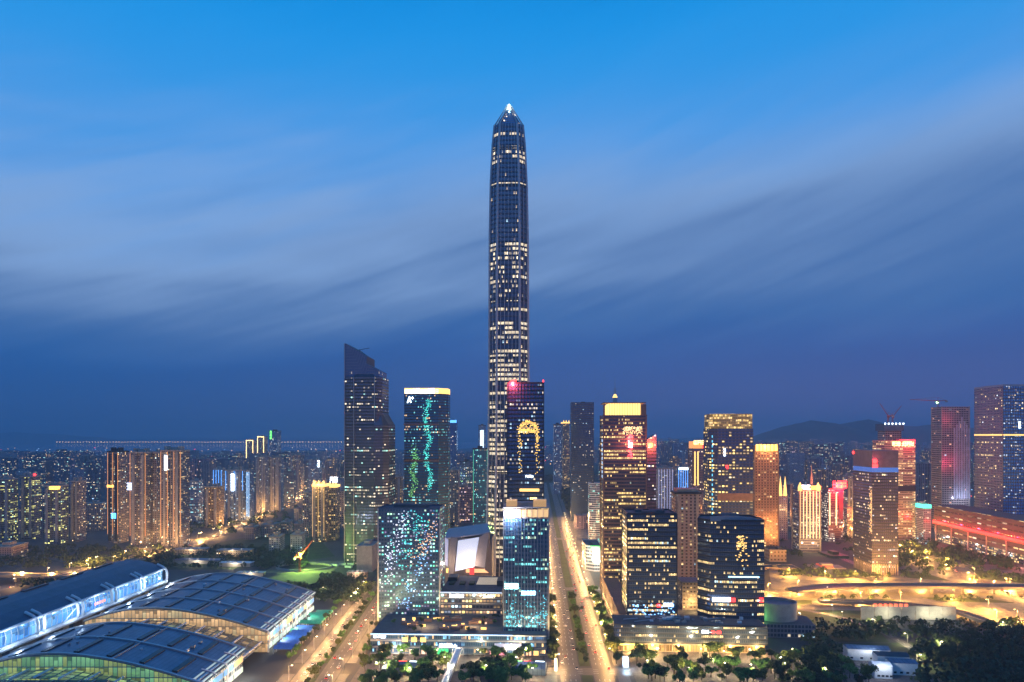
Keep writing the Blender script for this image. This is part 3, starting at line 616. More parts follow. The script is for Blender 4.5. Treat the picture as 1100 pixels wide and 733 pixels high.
# -- sculptural hall with the leaning white screens
D = 742; root = empty('sculptural_hall', (px(502, D), D, 0), GR); tag(root, 'angular hall of leaning pale panels with a big glowing white screen, behind the terrace', 'building'); OCC.append((px(502, D), D+20, 45))
def q4(name, pts, mat, th=1.2):
    b = MB(); A = [Vector(p) for p in pts]; nrm = (A[1]-A[0]).cross(A[-1]-A[0]).normalized()*th; B_ = [a-nrm for a in A]
    b.face(A); b.face(list(reversed(B_)))
    for i in range(len(A)): j = (i+1) % len(A); b.face([A[j], A[i], B_[i], B_[j]])
    return b.build(name, mat, root)
def L(xp, yp, yy=0): return (px(xp, D+yy)-px(502, D), yy, pz(yp, D+yy))
m_panel = base_mat('pale_panel', (.45, .40, .42), .5, .2, var=.06); m_zinc = base_mat('zinc_panel', (.20, .19, .22), .5, .3, var=.1)
q4('screen', [L(489, 614, -8), L(509.5, 609, -8), L(514.5, 577, 0), L(492, 581, 0)], glow('white_screen', (.66, .72, .92), .75))
q4('side_panel', [L(510, 608, -7), L(521, 610, -3), L(525, 571, 6), L(515.3, 577, .5)], m_panel)
q4('left_panel', [L(481, 618, 2), L(487.5, 616, -2), L(491, 578, 6), L(484, 577, 8)], m_zinc)
q4('striped_panel', [L(476, 606, 6), L(480.5, 609, 5), L(481, 580, 8), L(476, 577, 8)], glow('striped', (.5, .55, .85), .5))
q4('rear_panel', [L(521.5, 612, -1), L(529, 618, 4), L(526, 575, 10), L(525.2, 571, 7)], m_zinc)
b = MB(); b.prism([(L(476, 600, 10)[0], 10), (L(528, 600, 10)[0], 10), (L(528, 600, 10)[0], 50), (L(476, 600, 10)[0], 50)], 0, pz(580, D), mc=1); b.build('hall', [m_zinc, m_roofg], root)
q4('folded_roof', [L(476, 579, 9), L(527, 572, 9), L(522, 562, 45), L(480, 568, 45)], m_panel)
pbox(root, 'entrance_light', L(500, 0)[0], L(527, 0)[0], 5, 9.5, 30, pz(613, D), glow('entrance_warm', (1, .45, .2), 1.6)); pbox(root, 'red_door', L(504, 0)[0], L(509, 0)[0], 4.2, 4.9, 28, pz(610, D), glow('red_door', (1, .08, .08), 1.0))
pbox(root, 'entrance_light', L(479, 0)[0], L(486, 0)[0], 3, 6, 30, pz(612, D), g_gold)
light(root, (4, -16, 44), (1, .75, .55), 30000, 1); light(root, (-22, -10, 44), (1, .65, .35), 16000, 1)

# -- tower with gold arch, in front of the supertall
r, w, h, P = tower('gold_arch_tower', 'dark blue tower with a golden arch of light, right in front of the supertall', 'skyscraper', 545, 584, 412, 700, 34, m_dark, F_DKBLUE, 4.0, roof=2, columns=1.0, colmat=m_dark, fins=12, finmat=m_dark)
b = MB()
for i in range(480):
    t = R.random(); zc = h-38-R.random()*5
    if i < 200: a = R.uniform(0, math.pi); x = 9*math.cos(a); z = h-48+9*math.sin(a)*.9
    elif i < 340: x = R.choice((-9, 9))+R.gauss(0, .6); z = h-48-R.random()**1.6*45
    else: x = R.uniform(-7, 7); z = h-50+R.uniform(0, 6)*(1-abs(x)/9)
    x += 3+R.gauss(0, 1.0); z += R.gauss(0, 1.0); x = round(x/.8)*.8; z = round(z/1.33)*1.33; s = R.uniform(.2, .5); b.box(x-s, x+s, -.75, -.55, z-.4, z+.4)
b.build('light_dots', glow('arch_gold', (1, .62, .15), 2.0), r)
b = MB(); b.tube((-w/2+3, 1, h+1.5), (-w/2+9, 1, h+3.5), 1.1, n=8); b.build('red_roof_lamp', g_red, r); light(r, (-w/2+5, -6, h), (1, .08, .1), 70000, 1)
b = MB(); b.tube((w/2-.5, .5, h+1.4), (w/2-.5, .5, h+3.4), .7); b.build('red_roof_lamp', g_red, r)
sign(r, 4, -.7, pz(513, 700), 8, 2.2, g_white, 4); sign(r, 8, -.7, pz(547, 700)+10, 7, 2.0, g_goldhot, 4); pbox(r, 'light_band', -6, 14, -.7, -.53, pz(528, 700), pz(525, 700), g_gold)

# -- towers right of the boulevard
r, w, h, P = tower('dark_slab_tower', 'tall dark blue tower with an unlit top, alone beside the far boulevard', 'skyscraper', 613.5, 638, 433, 1434, 40, m_dark, facade('nearly_dark_glass', (.05, .12, .24), (.04, .07, .12), 2.2, 2.9, .05, PALE, COOL, .4, 1.6, band=.7), 4.1, roof=1)
r, w, h, P = tower('gold_crown_tower', 'red-brown office tower with a glowing gold crown, a slim spire and red light sign', 'skyscraper', 648.5, 694, 446, 760, 38, m_brown, F_WARMOFF, 3.9, roof=0, columns=1.5, colmat=m_brown)
pbox(r, 'crown', -w/2+6.2, w/2-6, .5, 37, h+.1, h+13, glow('crown_gold', (1, .66, .2), 1.9))
for k in range(13): pbox(r, 'crown_mullion', -w/2+6.5+(w-13)*k/12-.15, -w/2+6.5+(w-13)*k/12+.15, .1, .42, h, h+13.2, m_brown)
pbox(r, 'corner_block', -w/2, -w/2+1.6, -.2, 6, h+.1, h+12, m_brown); pbox(r, 'corner_block', w/2-5.8, w/2, -.2, 6, h+.1, h+12, m_brown); pbox(r, 'corner_light', -w/2+1.8, -w/2+5, 0, 5, h+.1, h+10.5, g_gold)
pbox(r, 'roof', -w/2, w/2, 0, 38, h+13.3, h+14.2, m_brown)
b = MB(); x = -w/2+14; b.tube((x, 12, h+14.2), (x, 12, h+20), 2.6, n=10); b.tube((x, 12, h+24), (x, 12, h+31), 1.2, .5, n=8); b.tube((x, 12, h+31), (x, 12, h+43), .35, .1, n=6); b.build('spire', m_steel, r)
b = MB(); b.tube((x, 12, h+20.1), (x, 12, h+23.9), 2.9, 1.2, n=12); b.build('lantern', g_gold, r)
for z in (h+27, h+30): b = MB(); b.tube((x-2.4, 12, z), (x+2.4, 12, z), .22); b.build('spire_arm', m_steel, r)
b = MB()
for i in range(120):
    z = h-22-R.random()*26; x = R.gauss(0, 1.3)+6; s = R.uniform(.3, .8); b.box(x-s, x+s, -1.15, -.9, z-.5, z+.5)
b.build('light_dots', glow('red_display', (1, .10, .12), 3.0), r); sign(r, 6, -1.2, h-36, 5, 5, g_white, 1)
b = MB()
for i in range(150): x = R.uniform(-2, 19); z = h-13-abs(R.gauss(0, 4)); s = R.uniform(.3, .7); b.box(x-s, x+s, -1.1, -.85, z-.35, z+.35)
b.build('light_dots', glow('gold_sparkle', (1, .72, .35), 1.8), r)
for k in range(9): pbox(r, 'side_light', -w/2-1.3, -w/2-.85, 1+k*.01, 10, h-30-k*5, h-27-k*5, glow('side_pale', (.5, .7, 1), .9) if k == 0 else bpy.data.materials['side_pale'])
light(r, (6, -10, h-30), (1, .2, .15), 25000, 1)
r, w, h, P = tower('slim_red_lamp_tower', 'slim dark tower with a slanting top and a blazing red lamp', 'skyscraper', 690, 705, 482, 850, 25, m_dark, F_PURP, 4, roof=0)
b = MB(); b.face([(-w/2, -.1, h), (w/2, -.1, h), (w/2, -.1, h+18), (-w/2, -.1, h+8)], [(0, 0), (w, 0), (w, 18), (0, 8)]); b.face([(w/2, -.1, h), (w/2, 25, h), (w/2, 25, h+18), (w/2, -.1, h+18)]); b.face([(-w/2, -.1, h+8), (w/2, -.1, h+18), (w/2, 25, h+18), (-w/2, 25, h+8)]); b.face([(-w/2, 25, h), (-w/2, -.1, h), (-w/2, -.1, h+8), (-w/2, 25, h+8)])
b.face([(w/2, 25, h), (-w/2, 25, h), (-w/2, 25, h+8), (w/2, 25, h+18)]); b.build('slanted_crown', F_PURP, r)
b = MB(); b.tube((1.5, -1.4, h+4), (1.5, -.3, h+4), 3.2, n=14); b.build('red_lamp', glow('lamp_red_orange', (1, .13, .03), 12), r); light(r, (1, -8, h+4), (1, .15, .05), 90000, 1)

r, w, h, P = tower('office_block', 'near glass office block with warm lit floors above a sparkling blue lower part', 'office tower', 674, 727, 553, 600, 38, m_dark, F_WARMOFF2, 3.9, roof=4, columns=.8, colmat=m_dark)
b = MB()
for i in range(80): x = R.uniform(-w/2+4, w/2-2); z = 18+R.random()*14; s = R.uniform(.3, .8); b.box(x-s, x+s, -.6, -.35, z-.4, z+.4)
b.build('light_dots', glow('blue_sparkle', (.25, .55, 1), 3.0), r); sign(r, w/2-8, -.6, 30, 8, 3, g_white, 3); sign(r, w/2-16, -.6, 29.5, 4, 2.5, g_red, 1)
bent = lambda w, d: [(-w/2-8, 12), (-w/2, 0), (0, -3), (w/2, -2), (w/2+2, 10), (w/2, d), (-w/2, d)]
r, w, h, P = tower('curved_office_block', 'near dark office block with a bowed front and curved top', 'office tower', 763, 820, 560, 590, 38, m_dark, F_WARMOFF2, 3.9, plan=bent, roof=4)
b = MB()
for k in range(10):
    a = math.pi*k/10; c = math.pi*(k+1)/10; f_ = lambda t: (-w/2+w*t/math.pi, 1.5+3*math.sin(t*.7+.9))
    xa, za = f_(a); xb, zb_ = f_(c); b.face([(xa, -1.2, h), (xb, -1.2, h), (xb, -1.2, h+zb_), (xa, -1.2, h+za)]); b.face([(xb, -.2, h), (xa, -.2, h), (xa, -.2, h+za), (xb, -.2, h+zb_)]); b.face([(xa, -1.2, h+za), (xb, -1.2, h+zb_), (xb, -.2, h+zb_), (xa, -.2, h+za)])
b.build('curved_crown', m_steel, r)
pbox(r, 'light_band', -8, 18, -3.6, -3.2, 58, 59, glow('light_band', (.35, .75, 1), 4)); sign(r, -14, -3.2, 37, 16, 3.6, g_white, 4); sign(r, -5, -3.2, 37, 6, 3.2, g_red, 2); sign(r, w/2-3, -3.2, 37, 4, 3.6, g_red, 1)
b = MB()
for i in range(60): x = R.gauss(3, 2.5); z = h-12-abs(R.gauss(0, 10)); s = R.uniform(.3, .7); b.box(x-s, x+s, -3.6, -3.3, z-.35, z+.35)
b.build('light_dots', g_gold, r)

D = 568; X = px(741, D); root = empty('right_podium', (X, D, 0), GR); tag(root, 'long dark podium under the two near office blocks, its ground floor arcade blazing gold', 'shopping mall'); OCC.append((X, 600, 80))
w = 163/F*D; fl = (-w/2)
pp = [(fl, 0), (-w/2+30, -1), (w/2, -3), (w/2, 30), (fl+4, 30)]
bands(root, pp, 7, 22, 3.75, F_WARMOFF2, m_dark, .3); bands(root, inset(pp, 2.5), 0, 6.9, 6.9, facade('arcade_glass', (.3, .2, .1), (.35, .25, .15), 2.2, 6, .95, (1, .6, .16), (1, .75, .3), .3, 1.7, mu=.12, mb=.05, mt=.1, run=4, band=0), m_stone, .08)
pbox(root, 'roof', -w/2+1, w/2-1, 0, 30, 22.1, 22.5, m_roofg)
for k in range(22): b = MB(); b.tube((fl+2+k*(w-4)/21, -.8-.08*k*.3, 0), (fl+2+k*(w-4)/21, -.8-.08*k*.3, 6.9), .4); b.build('arcade_column', m_stone, root)
sign(root, 12, -2.6, 16.5, 6, 2.4, g_white, 2); sign(root, 21, -2.8, 16.2, 8, 2.2, g_red, 3); sign(root, 4, -2.6, 16.5, 5, 2, g_goldhot, 2); pbox(root, 'canopy_light', fl+1, fl+24, -3, -2.2, 6, 6.6, glow('lime_strip', (.75, 1, .2), 2.5))
for k in range(6): light(root, (fl+12+k*(w-20)/5, -7, 4), (1, .62, .2), 15000)
pbox(root, 'roof_court', -6, 24, 31, 60, 0, 14, m_roofg)
for k, (x, y) in enumerate(((4, 40), (14, 44))): b = MB(); b.tube((x, y, 14.1), (x, y, 17), 3.6, .4, n=12); b.build('satellite_dish', m_whitep, root)
for k in range(26): x = R.uniform(fl+8, w/2-12); y = R.uniform(4, 26); pbox(root, 'roof_unit', x, x+R.uniform(1.5, 5), y, y+R.uniform(1.5, 3), 22.55, 22.6+R.uniform(.8, 2.4), R.choice((m_steel, m_conc, m_whitep)))
for k in range(6): x = R.uniform(fl+8, w/2-30); b = MB(); b.tube((x, R.uniform(6, 24), 23.1), (x+R.uniform(10, 20), R.uniform(6, 24), 23.1), .35, n=6); b.build('roof_pipe', m_steel, root)
# long colonnaded wing beside the boulevard
D = 690; root = empty('boulevard_wing', (bx(640)+34, 604, 0), GR); tag(root, 'long low wing along the boulevard with a line of gold lights under its eaves', 'building'); OCC.append((bx(640)+50, 660, 50))
b = MB(); b.box(0, 14, 0, 150, 0, 22); b.build('wall', F_PURP, root)
pbox(root, 'roof', -1, 15, -1, 151, 22.1, 23, m_brown); pbox(root, 'eaves_light', -1.2, -.3, 0, 150, 5.4, 6.4, g_goldhot)
for k in range(20): pbox(root, 'column', -1.6, -.8, 3+k*7.6, 4+k*7.6, 0, 22, m_stone)
for k in range(4): light(root, (-6, 12+k*42, 5), (1, .68, .3), 14000)

F_CURT = facade('striped_slab_facade', (.08, .12, .2), (.55, .55, .58), 2.5, 2.8, .30, (1, .75, .4), (.3, .95, .8), .6, 1.3, mu=.03, mb=.02, mt=.02, run=3, band=.3)
r, w, h, P = tower('striped_block', 'white block banded with curved balconies, standing just left of the gold crowned tower', 'building', 633, 647, 520, 1080, 26, m_whitep, F_CURT, 3.4, slabf=.4, roof=1, plan=lambda w, d: [(-w/2, 3), (-w/2+3, 0), (0, -2), (w/2-3, 0), (w/2, 3), (w/2, d), (-w/2, d)])
r, w, h, P = tower('screen_building', 'low curved building at the boulevard crossing with a blazing white and green screen', 'building', 630, 646, 588, 905, 60, m_whitep, F_WHITE, 4, roof=1, plan=lambda w, d: [(-w/2-2, 30), (-w/2, 8), (0, 0), (w/2, 0), (w/2, d), (-w/2-2, d)])
pbox(r, 'screen', w/2-11, w/2+2, -1.2, -.4, h-20, h-2, glow('screen_white', (.85, 1, .9), 5)); pbox(r, 'green_light', w/2-14, w/2+2, -1.6, -.4, h-1.8, h+1.6, g_green); light(r, (2, -12, h-10), (.8, 1, .85), 40000, 1)
r, w, h, P = tower('beige_stepped_tower', 'beige stone tower with a flat dark cornice, between the two near office blocks', 'tower', 726, 752, 531, 800, 24, m_stone, F_BEIGE, 3.8, slabf=.22, roof=0)
pbox(r, 'cornice', -w/2-1.5, w/2+1.5, -1.5, 25, h+.1, h+2.5, m_dark); pbox(r, 'penthouse', -w/2+2, w/2-2, 1, 23, h+2.6, h+6, m_stone)
for k in (-w/2+3.5, w/2-3.5): pbox(r, 'pilaster', k-1.8, k+1.8, -.8, -.1, 0, h, m_stone)
r, w, h, P = tower('bronze_tower', 'pale low block with a blue roof, lit gold, below the beige stone tower', 'building', 733, 752, 626, 705, 22, m_stone, F_RESW, 4, roof=0)
r.name = 'low_block'; pbox(r, 'roof', -w/2-1, w/2+1, -1, 23, h+.1, h+1, m_blueroof); light(r, (0, -8, 8), (1, .65, .25), 16000, 1)

def crownbox(r, w, d, h, hh, mat, mull, mm, ins=.6):
    pbox(r, 'crown', -w/2+ins, w/2-ins, ins, d-ins, h+.1, h+hh, mat)
    for k in range(mull+1): x = -w/2+w*k/mull; pbox(r, 'crown_mullion', x-.25, x+.25, -.1, .45, h+.05, h+hh+.4, mm)
    pbox(r, 'roof', -w/2+.2, w/2-.2, .2, d-.2, h+hh+.1, h+hh+.9, mm)
r, w, h, P = tower('blue_gold_tower', 'blue glass tower with a tall gold latticed crown and a grid of yellow windows below', 'skyscraper', 771, 809, 460.5, 900, 40, m_dark, F_GOLDG, 3.9, roof=0, plan=lambda w, d: [(-w/2-9, 10), (-w/2, 0), (w/2, 0), (w/2+1, 4), (w/2+1, d), (-w/2-9, d)])
c = MB(); c.prism(inset(P, 1.2), h+.1, h+19.5); c.build('crown', facade('lattice_gold', (.5, .35, .1), (.45, .32, .15), 2.4, 3.2, .92, (1, .66, .22), (1, .7, .35), .3, 1.25, mu=.07, mb=.1, run=5, band=.3), r)
pbox(r, 'belt', -w/2-.1, w/2+.2, -.4, 4, pz(535, 900)-4, pz(530, 900), m_brown); sign(r, -w/2+9, -.6, pz(490, 900), 3, 10, g_white, 1); sign(r, -w/2+12, -.6, pz(504, 900), 4, 5, g_red, 1)
for k in range(24): pbox(r, 'corner_light', -w/2-6, -w/2-5, 5.2, 6, 30+k*6.4, 33+k*6.4, glow('corner_cyan', (.15, .65, .9), 1.6) if k == 0 else bpy.data.materials['corner_cyan'])
r, w, h, P = tower('orange_crown_tower', 'reddish brown gridded tower topped by a row of orange lights', 'skyscraper', 811, 836, 486, 1000, 30, m_brown, F_REDBR, 3.9, roof=0, columns=1.5, colmat=m_brown)
pbox(r, 'crown', -w/2, w/2, 0, 30, h+.1, h+10, m_brown)
for k in range(6): pbox(r, 'crown_light', -w/2+1.5+k*5.4, -w/2+5.3+k*5.4, -.6, -.1, h+2, h+11.5, glow('amber', (1, .45, .08), 5) if k == 0 else bpy.data.materials['amber'])
light(r, (0, -10, h+8), (1, .5, .15), 60000, 1)
r, w, h, P = tower('red_crown_tower', 'violet tower with orange and red lit roof blocks and a gold strip', 'tower', 744, 763, 482, 1150, 30, m_brown, F_PURP, 3.9, roof=0, columns=1.2)
pbox(r, 'crown', -w/2, 2, 1, 28, h+.1, h+12, glow('crown_orange', (1, .4, .12), 1.1)); pbox(r, 'crown', 3, w/2, 0, 26, h+.1, h+9, glow('crown_red', (1, .05, .08), 1.4)); sign(r, 0, -.8, h+7, w*.9, 7, g_goldhot, 4)
for k in (-w/2+8, -w/2+3): pbox(r, 'light_strip', k, k+2, -.6, -.2, h-62, h-5, g_gold)
r, w, h, P = tower('beige_annex', 'beige stone block lit orange at the foot of the brown gridded tower', 'building', 836, 841, 590, 985, 40, m_stone, F_BEIGE, 4.2, roof=1, plan=lambda w, d: [(-w*3, -14), (w/2, -14), (w/2, d), (-w*3, d)])
r, w, h, P = tower('beige_hall', 'wide beige low block beside the orange lit junction, at the end of the highway ramp', 'building', 822, 858, 611, 915, 26, m_stone, F_BEIGE, 4.2, roof=2)
def lit_fins(r, w, h, n, z0, mat, wd=.5):
    b = MB(); b.box(-wd, wd, -.9, -.4, z0, h); me = b.mesh('light_strip', mat)
    for k in range(n): link('light_strip', me, r, (-w/2+1+(w-2)*k/(n-1), 0, 0))
g_strip = glow('strip_gold', (1, .62, .28), 2.6)
r, w, h, P = tower('domed_corner_tower', 'tower with gold vertical light strips, golden corner domes and a red roof sign', 'tower', 859, 881, 528, 1050, 30, m_stone, F_PURP, 3.8, roof=1, columns=2)
lit_fins(r, w, h, 7, h-72, g_strip)
pbox(r, 'attic', -w/2+5, w/2-5, 3, 20, h+1.5, h+9, m_stone); sign(r, -5, 2.4, h+2.5, 14, 7, g_white, 2); sign(r, 10, 2.4, h+2.5, 16, 6, glow('sign_redgold', (1, .25, .05), 6), 3)
for x in (-w/2+2, w/2-2):
    b = MB(); b.tube((x, 3, h+.1), (x, 3, h+7), 3.2, 3.0, n=10); b.tube((x, 3, h+7), (x, 3, h+14), 3.0, .2, n=10); b.build('dome', g_gold, r)
b = MB(); b.tube((8, 14, h+9), (8, 14, h+22), 2.2, n=8); b.tube((8, 14, h+22), (8, 14, h+42), 1.6, .2, n=8); b.build('spire', m_stone, r); light(r, (0, -10, h+8), (1, .2, .12), 60000, 1)
for k in range(2): light(r, (-8+16*k, -9, 14), (1, .7, .3), 8000, 1)
r, w, h, P = tower('twin_spire_block', 'slim pale tower with two gold lit pinnacles, beside the brown gridded tower', 'tower', 837, 846, 533, 1180, 22, m_stone, F_RESL, 3.6, roof=0)
for x in (-4, 4): b = MB(); b.tube((x, 3, h), (x, 3, h+14), 3, 2.4, n=6); b.tube((x, 3, h+14), (x, 3, h+34), 2.2, .2, n=6); b.build('pinnacle', g_gold, r)
r, w, h, P = tower('red_sign_tower', 'dark tower with a large glowing red roof sign, right of the domed tower', 'tower', 890, 906, 526, 1150, 30, m_brown, facade('white_floor_glass', (.2, .08, .12), (.18, .07, .10), 2.6, 2.8, .55, (1, .8, .6), (1, .9, .8), .3, 1.4, mu=.05, run=4, band=.5), 3.8, roof=1)
pbox(r, 'blank_panel', 4, w/2-1, -.8, -.2, h-50, h-2, base_mat('red_panel', (.35, .05, .10), .6)); sign(r, 6, -1, h+2, 24, 13, g_red, 3); pbox(r, 'sign_backing', 0, 17, .2, .6, h+2, h+12, glow('sign_back', (1, .3, .1), 2.5)); light(r, (6, -14, h+6), (1, .04, .1), 260000, 1)
for k, (xa, xb) in enumerate(((-w/2+1, -w/2+3), (-w/2+12, -w/2+14))): pbox(r, 'light_strip', xa, xb, -.7, -.3, h-60, h-6, g_strip)

# two-faced tower standing corner-on in front
D = 880; w1, w2 = 33, 34
root = empty('violet_tower', (px(937, D), D, 0), GR); tag(root, 'violet glass tower beside the highway with a red lit emblem at its top corner', 'skyscraper'); OCC.append((px(937, D), D+25, 40))
h = pz(484, D); P = [(0, 0), (33, 0), (33, 54), (0, 54)]
F_CO = facade('reflecting_violet_glass', (.24, .20, .30), (.12, .10, .13), 2.4, 2.9, .13, (1, .75, .4), (.8, .9, 1), .3, 1.7, run=4, band=1, metal=.85, rough=.08)
bands(root, P, 14, h-22, 3.9, F_CO, m_dark); pbox(root, 'blank_top', 0, 33, 0, 54, h-21.9, h, base_mat('violet_panel', (.15, .12, .18), .5, .3)); pbox(root, 'light_band', -.2, 33, -.2, 53, h-28, h-22.1, glow('blue_band', (.08, .25, .9), .5))
pbox(root, 'lobby', 2, 31, 2, 52, 0, 13.9, F_PURP)
for k in range(12): pbox(root, 'lobby_column', k*2.9, 1+k*2.9, 0, 1, 0, 13.9, m_stone); pbox(root, 'lobby_column', 0, 1, 3.5+k*4.3, 4.5+k*4.3, 0, 13.9, m_stone)
b = MB(); b.tube((3, -1.2, h-14), (3, -.3, h-14), 3.4, n=5); b.box(0, 6.4, -1.0, -.3, h-22, h-17.5); b.build('emblem', g_red, root); light(root, (2, -8, h-12), (1, .1, .1), 9000, 1)
b = MB(); b.tube((-1, 52, h-4), (-.2, 52, h-4), 2, n=8); b.build('red_lamp', g_red, root)
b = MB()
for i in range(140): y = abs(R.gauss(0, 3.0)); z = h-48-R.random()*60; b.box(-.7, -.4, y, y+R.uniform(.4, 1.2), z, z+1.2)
b.build('light_dots', glow('painted_gold_reflection', (1, .6, .25), 1.3), root)  # gold reflection in the glass, put in as small glowing boxes
r, w, h, P = tower('gold_banded_tower', 'broad tower with every floor glowing beige gold and red signs along its roof', 'skyscraper', 950, 983, 474, 1150, 40, m_stone, F_BANDS, 4.0, roof=1, slabf=.3)
sign(r, -w/2+20, -.6, h-8, 14, 7, g_goldhot, 3); sign(r, w/2-13, -.6, h-8, 20, 7, g_goldhot, 5); pbox(r, 'red_strip', w/2-26, w/2-1, -.6, 1, h+.5, h+2.5, g_red); light(r, (w/2-10, -10, h+6), (1, .05, .08), 130000, 1); pbox(r, 'dark_belt', -w/2-.3, w/2+.3, -.4, 2, pz(528, 1150), pz(522, 1150), m_dark)
# tower under construction with cranes
D = 1350; r, w, h, P = tower('unfinished_tower', 'unfinished concrete tower with work lights on top, behind the gold banded tower', 'construction tower', 951, 968, 463, D, 30, m_conc, F_REDT, 4.2, roof=0)
pbox(r, 'climbing_formwork', -w/2-3, w/2+3, -3, 33, h+.1, h+14, base_mat('formwork', (.06, .12, .20), .6))
for k in range(6): b = MB(); b.tube((-w/2-2+k*(w+4)/5, -4, h+13), (-w/2-2+k*(w+4)/5, -4, h+15.5), 1.3, n=8); b.build('work_light', g_white, r)
def crane(X, Y, Z, hh, jib, ang, up, label, lamp=True):
    c = empty('tower_crane', (X, Y, Z), ang); tag(c, label, 'crane')
    b = MB()
    for sx_, sy_ in ((-1, -1), (1, -1), (1, 1), (-1, 1)): b.tube((sx_, sy_, 0), (sx_, sy_, hh), .25, n=4)
    for k in range(int(hh/3)): b.tube((-1, -1, k*3), (1, -1, k*3+3), .15, n=4); b.tube((1, 1, k*3), (-1, 1, k*3+3), .15, n=4)
    b.build('mast', m_redpaint, c)
    b = MB(); e = (jib*math.cos(up), 0, hh+jib*math.sin(up)); b.tube((0, 0, hh), e, .8, .4, n=5); b.tube((0, 0, hh), (-jib*.3, 0, hh+1), .7, n=5); b.tube((0, 0, hh), (0, 0, hh+7), .3, n=4); b.tube((0, 0, hh+7), e, .12, n=4); b.tube((0, 0, hh+7), (-jib*.3, 0, hh+1), .12, n=4); b.build('jib', m_redpaint, c)
    b = MB(); b.box(-jib*.3-2, -jib*.3+2, -1.2, 1.2, hh-2.5, hh+.5); b.build('counterweight', m_conc, c)
    b = MB(); b.box(-1.2, 1.2, -2.6, -1.1, hh-2.6, hh); b.build('cab', m_redpaint, c)
    return c
crane(px(957, D), D+10, h+14.2, 16, 30, rad(170), rad(58), 'red luffing crane on the unfinished tower, its jib raised to the left'); crane(px(963, D), D+14, h+14.2, 14, 30, rad(10), rad(48), 'red luffing crane on the unfinished tower, its jib raised to the right')
D = 1300; r, w, h, P = tower('red_tinted_tower', 'bare concrete high-rise still under construction, washed in red and white light', 'construction tower', 1012, 1041, 437, D, 34, m_conc, F_REDT, 4.1, roof=0, columns=1.2, colmat=m_conc)
for k in range(7): pbox(r, 'safety_screen', -4+k*4.6, -1+k*4.6, -.9, -.2, 60, h-20-7*abs(k-3), base_mat('pale_screen', (.42, .44, .55), .7) if k == 0 else bpy.data.materials['pale_screen'])
light(r, (-w/2+4, -16, h*.55), (1, .05, .15), 30000, 2); light(r, (-w/2+4, -16, h*.9), (1, .1, .15), 14000, 2); light(r, (8, -22, 60), (.7, .75, 1), 35000, 2)
c = crane(px(1014, D), D+18, h, 12, 62, rad(190), rad(2), 'flat topped crane with a green lamp on the red lit unfinished high-rise')
b = MB(); b.tube((0, -2.6, 9), (0, -1.2, 9), 2.2, n=10); b.build('lamp', glow('green_lamp', (.4, 1, .35), 10), c)
# big gridded tower at the right edge
D = 1100; root = empty('gridded_tower', (px(1077, D), D, 0), GR); tag(root, 'huge square gridded tower at the right edge, its front face deep blue', 'skyscraper'); OCC.append((px(1095, D), D+30, 75))
h = pz(413, D); P = [(0, 0), (80, 0), (80, 72), (0, 72)]
bands(root, P, 0, h-3, 4.2, F_GRID, base_mat('grey_grid', (.13, .17, .26), .6), .25); roof_kit(root, P, h-3, 2, m_steel, 3)
for k in range(50): pbox(root, 'blue_glass_band', .6, 79.4, -.35, -.12, k*(h-3)/50+1.6, (k+1)*(h-3)/50-.2, F_GRIDB)
for k in range(21): pbox(root, 'pier', .2+k*3.93, .9+k*3.93, -.9, -.4, 0, h-3, m_blueroof)
zz = pz(468, D); pbox(root, 'light_band', -.5, -.2, .5, 71, zz, zz+2, g_gold); pbox(root, 'light_band', .5, 79, -1.3, -.95, zz, zz+2, g_gold)
sign(root, 26, -1.0, pz(462, D)+3, 4, 10, g_white, 1)
# mall with the long red neon line
D = 1000; A = Vector((724, 1171)); B2 = Vector((702, 850)); dv = (B2-A); Ln = dv.length; ang = math.atan2(dv.y, dv.x)
root = empty('neon_mall', (A.x, A.y, 0), ang); tag(root, 'long dark mall with one slanting line of red neon along its whole front', 'shopping mall'); OCC.append((745, 1120, 60)); OCC.append((745, 1020, 60)); OCC.append((735, 920, 60))
b = MB(); b.box(0, Ln, 0, 48, 14, 61, 0, 1); b.build('upper_wall', [facade('mall_stone', (.1, .06, .08), (.07, .045, .06), 12, 8, .3, (1, .7, .3), PALE, .3, 1.1, mu=.1, mb=.55, mt=.2, run=1), m_roofg], root)
pbox(root, 'lower_wall', 2, Ln-2, 2, 48, 0, 13.9, F_SHOP); pbox(root, 'neon_line', 2, Ln, -3.4, -.8, 31.5, 35, glow('neon_red', (1, .012, .01), 12)); pbox(root, 'ledge', 0, Ln, -2.6, -.1, 29, 31.2, m_brown)
for k in range(7): pbox(root, 'facade_fin', 6+k*Ln/7, 8+k*Ln/7, -1.4, -.1, 0, 28.5, m_stone)
for k in range(7): light(root, (12+k*Ln/7, -12, 34), (1, .02, .05), 24000, 1.5)
for k in range(4): light(root, (12+k*Ln/4, -12, 8), (1, .5, .35), 16000, 1)
